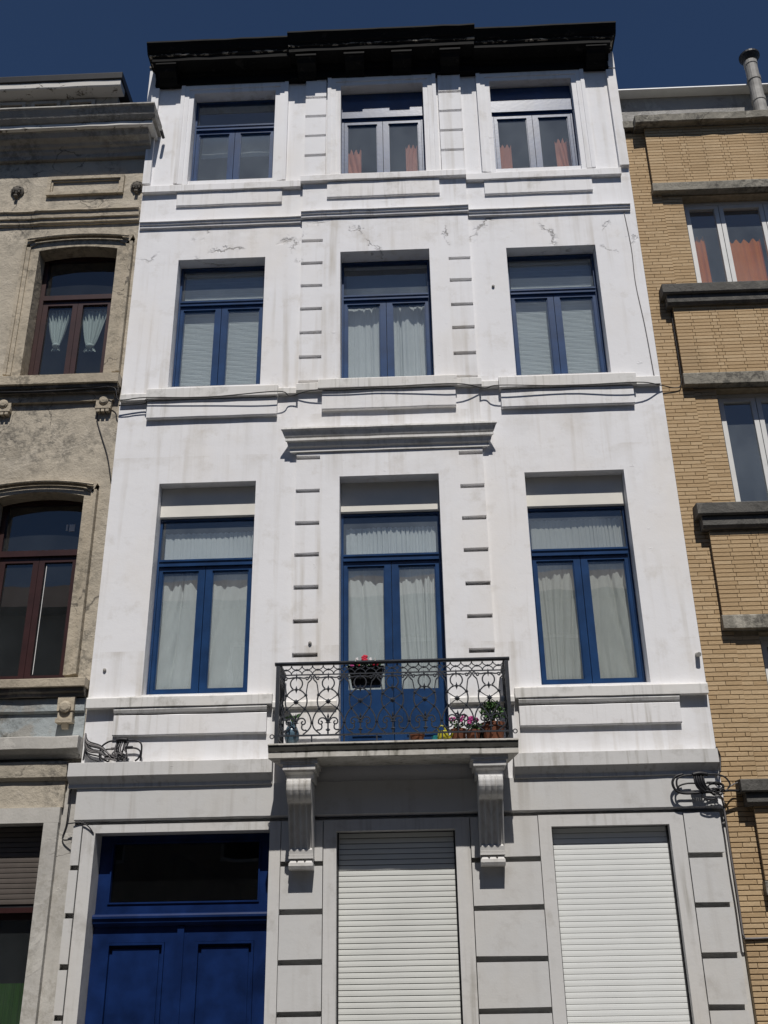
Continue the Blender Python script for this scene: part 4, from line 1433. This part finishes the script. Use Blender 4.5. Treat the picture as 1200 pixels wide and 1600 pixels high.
MB().lathe([(.05, 12.18), (.085, 12.20), (.128, 12.27), (.128, 12.295), (.11, 12.30), (.05, 12.31)], (4.455, .02, 0), 20).build('flue_cowl', 'black_lead', flo)
m = MB()
m.box(RX_ + .002, RX9, 4.0, 4.2, 0, 11.0)
for z in (.1, 2.9, 5.6, 8.3, 11.0):
    m.box(RX_ + .002, RX9, .335, 3.99, z - .1, z)
m.build('interior', 'interior', RH)
MB().box(RX_, RX9, .41, 8, 11.1, 11.85).build('roof', 'slate', RH)

# ================================================================== cables
def smooth(pts, n=6):
    P = [Vector(p) for p in pts]
    out = []
    for i in range(len(P) - 1):
        p0, p1, p2, p3 = P[max(i - 1, 0)], P[i], P[i + 1], P[min(i + 2, len(P) - 1)]
        for k in range(n):
            t = k / n
            out.append(.5 * ((2 * p1) + (-p0 + p2) * t + (2 * p0 - 5 * p1 + 4 * p2 - p3) * t * t + (-p0 + 3 * p1 - 3 * p2 + p3) * t ** 3))
    out.append(P[-1])
    return out
def cable(name, pts, r, mat, label, cat='cable', group=None):
    return tag(MB().tube(smooth(pts), r, 6).build(name, mat, smooth=True), label, cat, group)
# left splice: root with bundled cables
LJ = empty('cable_splice', (-2.8, -.08, 3.52), 'tangled black cable splice resting on the ledge left of the balcony', 'cable')
y = -.075
def lj(nm, pts, r, mat='cable_black'):
    MB().tube(smooth(pts), r, 6).build(nm, mat, LJ, True)
lj('splice_sleeve', [(-2.845, y - .02, 3.715), (-2.80, y - .02, 3.722), (-2.745, y - .02, 3.715)], .022)
lj('loop', [(-2.845, y, 3.715), (-2.92, y, 3.71), (-2.985, y, 3.665), (-3.0, y, 3.59), (-2.985, y, 3.535)], .0085)
lj('loop', [(-2.745, y, 3.715), (-2.66, y, 3.712), (-2.615, y, 3.68), (-2.607, y, 3.61), (-2.61, y, 3.525)], .0085)
lj('loop', [(-2.77, y, 3.645), (-2.70, y - .01, 3.645), (-2.645, y, 3.635), (-2.615, y, 3.60), (-2.63, y, 3.55), (-2.66, y, 3.525)], .0085)
lj('sleeve', [(-2.755, y - .012, 3.648), (-2.69, y - .012, 3.648)], .015)
lj('sleeve', [(-2.89, y - .012, 3.64), (-2.83, y - .012, 3.645)], .013, 'cable_grey')
lj('loop', [(-2.89, y, 3.64), (-2.96, y, 3.63), (-2.985, y, 3.57), (-2.94, y, 3.53)], .007)
for k in range(7):
    a = -2.84 + k * .018
    lj('drop', [(a, y - .015, 3.70), (a - .008 + rnd.uniform(-.01, .01), y - .02, 3.64), (a + rnd.uniform(-.02, .02), y - .015, 3.58), (a + rnd.uniform(-.03, .01), y - .01, 3.524)], rnd.choice((.008, .010, .007)), rnd.choice(('cable_black', 'cable_black', 'cable_grey')))
for k in range(9):
    z0 = 3.72 - k * .012
    lj('feeder', [(-3.165, -.04, 3.80), (-3.12 + rnd.uniform(-.01, .01), y, z0), (-3.0, y, z0 - .05 + rnd.uniform(-.02, .02)), (-2.92, y - .01, 3.61 - k * .009 + rnd.uniform(-.02, .02)), (-2.86 + rnd.uniform(-.05, .05), y - .01, 3.56 + rnd.uniform(-.03, .05))], rnd.choice((.006, .0075, .009)), rnd.choice(('cable_black', 'cable_grey', 'cable_black')))
for k in range(10):
    cx, cz, rr = -2.93 + rnd.uniform(0, .16), 3.57 + rnd.uniform(-.015, .03), rnd.uniform(.02, .04)
    lj('coil', [(cx + rr * math.cos(a * .7), y - .015 + rnd.uniform(-.012, .012), cz + rr * .8 * math.sin(a * .7)) for a in range(9)], .005, rnd.choice(('cable_black', 'cable_grey')))
lj('drop', [(-3.155, -.05, 3.76), (-3.145, -.07, 3.65), (-3.148, -.08, 3.54)], .007)
lj('drop', [(-3.14, -.06, 3.62), (-3.08, -.08, 3.555), (-3.0, -.09, 3.527)], .006)
# right splice
RJ = empty('cable_splice', (2.55, -.09, 3.2), 'coiled black cable splice hanging at the right edge of the ground floor frieze', 'cable')
y = -.11
def rj(nm, pts, r, mat='cable_black'):
    MB().tube(smooth(pts), r, 6).build(nm, mat, RJ, True)
rj('splice_sleeve', [(2.44, y - .02, 3.275), (2.50, y - .025, 3.285), (2.57, y - .02, 3.275)], .02)
for k in range(5):
    rj('drop', [(2.45 + k * .02, y - .02, 3.27), (2.45 + k * .02, y - .03, 3.21), (2.47 + k * .02, y - .02, 3.16), (2.52 + k * .02, y - .01, 3.12)], .012 if k % 2 else .009, 'cable_black')
rj('loop', [(2.36, y, 3.285), (2.29, y, 3.265), (2.255, y, 3.21), (2.28, y, 3.14), (2.36, y, 3.115), (2.50, y, 3.12), (2.64, y, 3.125), (2.78, y + .02, 3.135), (2.86, y + .04, 3.13)], .012)
rj('loop', [(2.44, y, 3.275), (2.36, y, 3.27), (2.30, y, 3.24), (2.295, y, 3.17), (2.34, y, 3.125), (2.45, y, 3.13)], .009)
rj('loop', [(2.57, y, 3.28), (2.66, y, 3.275), (2.73, y, 3.25), (2.765, y, 3.19), (2.74, y, 3.15)], .008)
rj('loop', [(2.46, y - .01, 3.20), (2.38, y - .01, 3.20), (2.31, y, 3.18), (2.30, y, 3.14)], .008)
rj('loop', [(2.56, y, 3.205), (2.64, y, 3.20), (2.70, y, 3.18), (2.69, y, 3.13)], .012)
rj('loop', [(2.55, y, 3.16), (2.50, y, 3.09), (2.56, y, 3.06), (2.62, y, 3.065)], .007)
for k in range(9):
    cx, cz, rr = 2.63 + rnd.uniform(-.05, .06), 3.145 + rnd.uniform(-.03, .03), rnd.uniform(.025, .06)
    rj('coil', [(cx + rr * 1.2 * math.cos(a * .7), y - .015 + rnd.uniform(-.012, .012), cz + rr * .8 * math.sin(a * .7)) for a in range(9)], .0055, rnd.choice(('cable_black', 'cable_grey', 'cable_black')))
rj('feeder', [(2.73, y + .03, 3.14), (2.80, y + .05, 3.19), (2.86, y + .04, 3.21)], .006, 'cable_grey')
cable('drop_cable', [(2.66, -.10, 3.10), (2.70, -.03, 3.05), (2.708, -.012, 2.9), (2.705, -.012, 2.6), (2.712, -.012, 2.3), (2.708, -.012, 2.0), (2.715, -.012, 1.93), (2.78, .0, 1.91), (3.4, .0, 1.93)], .009, 'cable_grey', 'grey cable running down the joint between white house and brick wall')
cable('riser_cable', [(2.70, -.08, 3.52), (2.735, -.03, 3.46), (2.72, -.06, 3.38), (2.70, -.09, 3.30)], .009, 'cable_black', 'short dark cable bowing round the right end of the lower cornice')
cable('facade_cable', [(-3.30, -.10, 7.60), (-3.22, -.11, 7.56), (-3.19, -.10, 7.44), (-3.10, -.10, 7.425), (-2.88, -.10, 7.445), (-2.2, -.10, 7.425), (-1.44, -.13, 7.45), (-1.3, -.06, 7.43), (-1.0, -.12, 7.46), (-.2, -.13, 7.465), (.5, -.15, 7.46), (.8, -.07, 7.44), (.97, -.12, 7.44), (1.7, -.10, 7.42), (2.43, -.12, 7.42), (2.70, -.04, 7.42), (2.86, -.01, 7.40), (2.93, -.01, 7.45), (2.945, -.01, 7.7), (2.945, -.01, 8.4)], .006, 'cable_black', 'black cable strung under the second floor sills across the white facade')
cable('facade_cable', [(-3.18, -.06, 7.38), (-2.9, -.05, 7.40), (-2.88, -.10, 7.42)], .007, 'cable_black', 'thin cable stub below the facade cable at the white house left edge')
cable('thin_cable', [(2.585, -.004, 9.84), (2.61, -.006, 9.3), (2.60, -.004, 8.8), (2.635, -.006, 8.2), (2.655, -.008, 7.55)], .005, 'cable_grey', 'thin cable hanging down beside the second floor right window')
cable('sill_cable', [(-4.8, -.07, 7.60), (-4.2, -.075, 7.585), (-3.8, -.075, 7.59), (-3.45, -.075, 7.605), (-3.3, -.10, 7.60)], .009, 'cable_black', 'black cable under the brown arched window sill')
cable('drop_cable', [(-3.42, -.005, 7.33), (-3.43, .02, 7.25), (-3.36, .018, 7.05), (-3.27, .018, 6.8), (-3.20, .016, 6.5)], .006, 'cable_black', 'thin dark cable slanting down the weathered wall')
cable('drop_cable', [(-3.25, -.02, 3.36), (-3.255, -.02, 3.1), (-3.27, .012, 2.97), (-3.29, .012, 2.85), (-3.19, -.035, 2.84)], .006, 'cable_black', 'thin cable hanging between shop front and front door')
cable('drop_cable', [(-3.24, -.05, 2.975), (-3.12, -.035, 2.985), (-3.05, -.03, 2.95), (-3.0, -.02, 2.89)], .006, 'cable_black', 'thin cable curling over the top left corner of the door casing')

# ================================================================== things on the balcony
def leaves(m, c, rx, ry, rz, n, size, seed):
    r = random.Random(seed)
    for _ in range(n):
        while True:
            p = Vector((r.uniform(-1, 1), r.uniform(-1, 1), r.uniform(-1, 1)))
            if p.length < 1:
                break
        p = Vector((c[0] + p.x * rx, c[1] + p.y * ry, c[2] + p.z * rz))
        d = Vector((r.uniform(-1, 1), r.uniform(-1, .3), r.uniform(-.4, 1))).normalized()
        s = d.cross(Vector((r.uniform(-1, 1), r.uniform(-1, 1), r.uniform(-1, 1)))).normalized()
        L_ = size * r.uniform(.6, 1.2)
        b = len(m.v)
        nn = d.cross(s) * L_ * .15
        m.v += [tuple(p), tuple(p + d * L_ * .5 + s * L_ * .3 + nn), tuple(p + d * L_), tuple(p + d * L_ * .5 - s * L_ * .3 + nn)]
        m.f.append((b, b + 1, b + 2, b + 3))
    return m
def pot(name, x, y, r0, r1, h, mat, label, cat='flower pot', plant=None, group=None):
    root = empty(name, (x, y, BZ), label, cat, group)
    c = (x, y, BZ)
    MB().lathe([(r0 * .75, 0), (r0, .004), (r1 * .93, h * .8), (r1, h * .82), (r1, h), (r1 * .88, h), (r1 * .86, h * .86)], c, 16).build('pot', mat, root)
    MB().lathe([(r1 * .85, h * .84), (r1 * .5, h * .88), (.0, h * .9)], c, 12).build('soil', 'soil', root)
    if plant:
        plant(root, x, y, BZ + h)
    return root
def pl_flowers(fmat, n, hgt, spread, lm='leaf'):
    def f(root, x, y, z):
        leaves(MB(), (x, y, z + hgt * .35), spread, spread, hgt * .4, 70, .035, int(x * 1000)).build('foliage', lm, root)
        r = random.Random(int(x * 977))
        m = MB()
        for k in range(n):
            p = (x + r.uniform(-spread, spread) * .9, y + r.uniform(-spread, spread) * .6 - .02, z + hgt * r.uniform(.55, 1.05))
            for q in range(5):
                a = q * 1.257
                m.ball((p[0] + .014 * math.cos(a), p[1] - .004, p[2] + .014 * math.sin(a)), .011, .007, .011, 5, 4)
        m.build('blossoms', fmat, root)
    return f
def pl_bush(hgt, sp, n):
    def f(root, x, y, z):
        m = MB()
        for k in range(5):
            a = k * 1.3
            m.tube([(x, y, z - .02), (x + .03 * math.cos(a), y + .03 * math.sin(a), z + hgt * .4), (x + sp * .6 * math.cos(a), y + sp * .5 * math.sin(a), z + hgt * .8)], .005, 5)
        m.build('stem', 'soil', root)
        leaves(MB(), (x, y, z + hgt * .55), sp, sp * .8, hgt * .5, 210, .045, 5).build('foliage', 'leaf', root)
        leaves(MB(), (x - .01, y - .02, z + hgt * .65), sp, sp * .8, hgt * .45, 70, .04, 8).build('pale_foliage', 'leaf_pale', root)
    return f
PY = -.34
pot('flower_pot', .66, -.32, .085, .115, .17, 'terracotta', 'large clay pot with a leafy green bush at the right balcony corner', plant=pl_bush(.19, .11, 200))
pot('flower_pot', .56, -.24, .08, .10, .17, 'dark_plastic', 'black pot half hidden left of the leafy bush on the balcony')
pot('flower_pot', .475, -.37, .05, .07, .10, 'terracotta', 'small orange clay pot with pink flowers beside the leafy bush', plant=pl_flowers('flower_pink', 5, .11, .06))
pot('flower_pot', .345, -.34, .055, .075, .12, 'terracotta', 'clay pot with magenta flowers, left of the small orange pot', plant=pl_flowers('flower_pink', 5, .13, .07))
pot('flower_pot', -.03, -.34, .05, .07, .085, 'terracotta', 'low brown clay pot standing alone before the balcony door')
pot('flower_pot', .13, -.36, .025, .032, .06, 'teal_glaze', 'tiny teal pot left of the yellow watering can')
wc = empty('watering_can', (.215, -.37, BZ), 'small yellow plastic watering can on the balcony floor', 'watering can')
MB().lathe([(.045, 0), (.055, .005), (.052, .07), (.040, .10), (.030, .105)], (.205, -.37, BZ), 14).build('body', 'yellow_plastic', wc, True)
MB().tube(smooth([(.245, -.37, BZ + .03), (.275, -.375, BZ + .055), (.30, -.38, BZ + .10)]), [.014] * 6 + [.012] * 6 + [.010], 7).build('spout', 'yellow_plastic', wc)
MB().tube(smooth([(.175, -.37, BZ + .095), (.16, -.37, BZ + .13), (.20, -.37, BZ + .15), (.235, -.37, BZ + .10)]), .007, 6).build('handle', 'yellow_plastic', wc)
bv = empty('blue_vase', (-1.165, -.36, BZ), 'blue and white glazed vase at the left balcony corner', 'vase')
MB().lathe([(.04, 0), (.048, .01), (.066, .07), (.07, .11), (.05, .165), (.034, .19), (.05, .215), (.045, .215), (.03, .19)], (-1.165, -.36, BZ), 16).build('body', 'blue_glaze', bv, True)
leaves(MB(), (-1.165, -.36, BZ + .23), .05, .04, .05, 26, .05, 3).build('foliage', 'leaf_pale', bv)
# hanging planter inside the railing
pb = empty('balcony_planter', (-.485, -.375, 4.10), 'black trough planter with red flowers hung inside the balcony railing', 'planter')
m = MB()
y0, y1 = -.435, -.30
x0, x1 = -.645, -.325
m.v = [(x0 + .03, y0 + .02, 4.095), (x1 - .03, y0 + .02, 4.095), (x1 - .03, y1 - .02, 4.095), (x0 + .03, y1 - .02, 4.095), (x0, y0, 4.265), (x1, y0, 4.265), (x1, y1, 4.265), (x0, y1, 4.265)]
m.f = [(3, 2, 1, 0), (0, 1, 5, 4), (1, 2, 6, 5), (2, 3, 7, 6), (3, 0, 4, 7), (4, 5, 6, 7)]
m.frame(x0 - .008, x1 + .008, 4.25, 4.272, .004, y0 - .006, y1 + .006)
m.build('trough', 'dark_plastic', pb)
for xx in (x0 + .07, x1 - .07):
    MB().tube([(xx, y0 - .002, 4.2), (xx, y0 - .006, 4.325), (xx, -.475, 4.33), (xx, -.488, 4.30)], .006, 5).build('hook', 'dark_plastic', pb)
leaves(MB(), (-.485, -.37, 4.285), .15, .06, .035, 120, .04, 21).build('foliage', 'leaf', pb)
def bloom(x, z, mat, y=-.40, s=.018):
    m = MB()
    for q in range(7):
        a = q * .9
        rr = s * (1 if q else 0)
        m.ball((x + rr * math.cos(a), y - .004, z + rr * math.sin(a)), s * .8, s * .5, s * .8, 6, 4)
    m.build('blossom', mat, pb)
bloom(-.494, 4.355, 'flower_red', s=.02)
bloom(-.392, 4.285, 'flower_red', s=.022)
bloom(-.61, 4.295, 'flower_pink', s=.014)
bloom(-.555, 4.30, 'flower_red', s=.012)
bloom(-.44, 4.345, 'flower_white', s=.009)
bloom(-.565, 4.35, 'flower_white', s=.008)
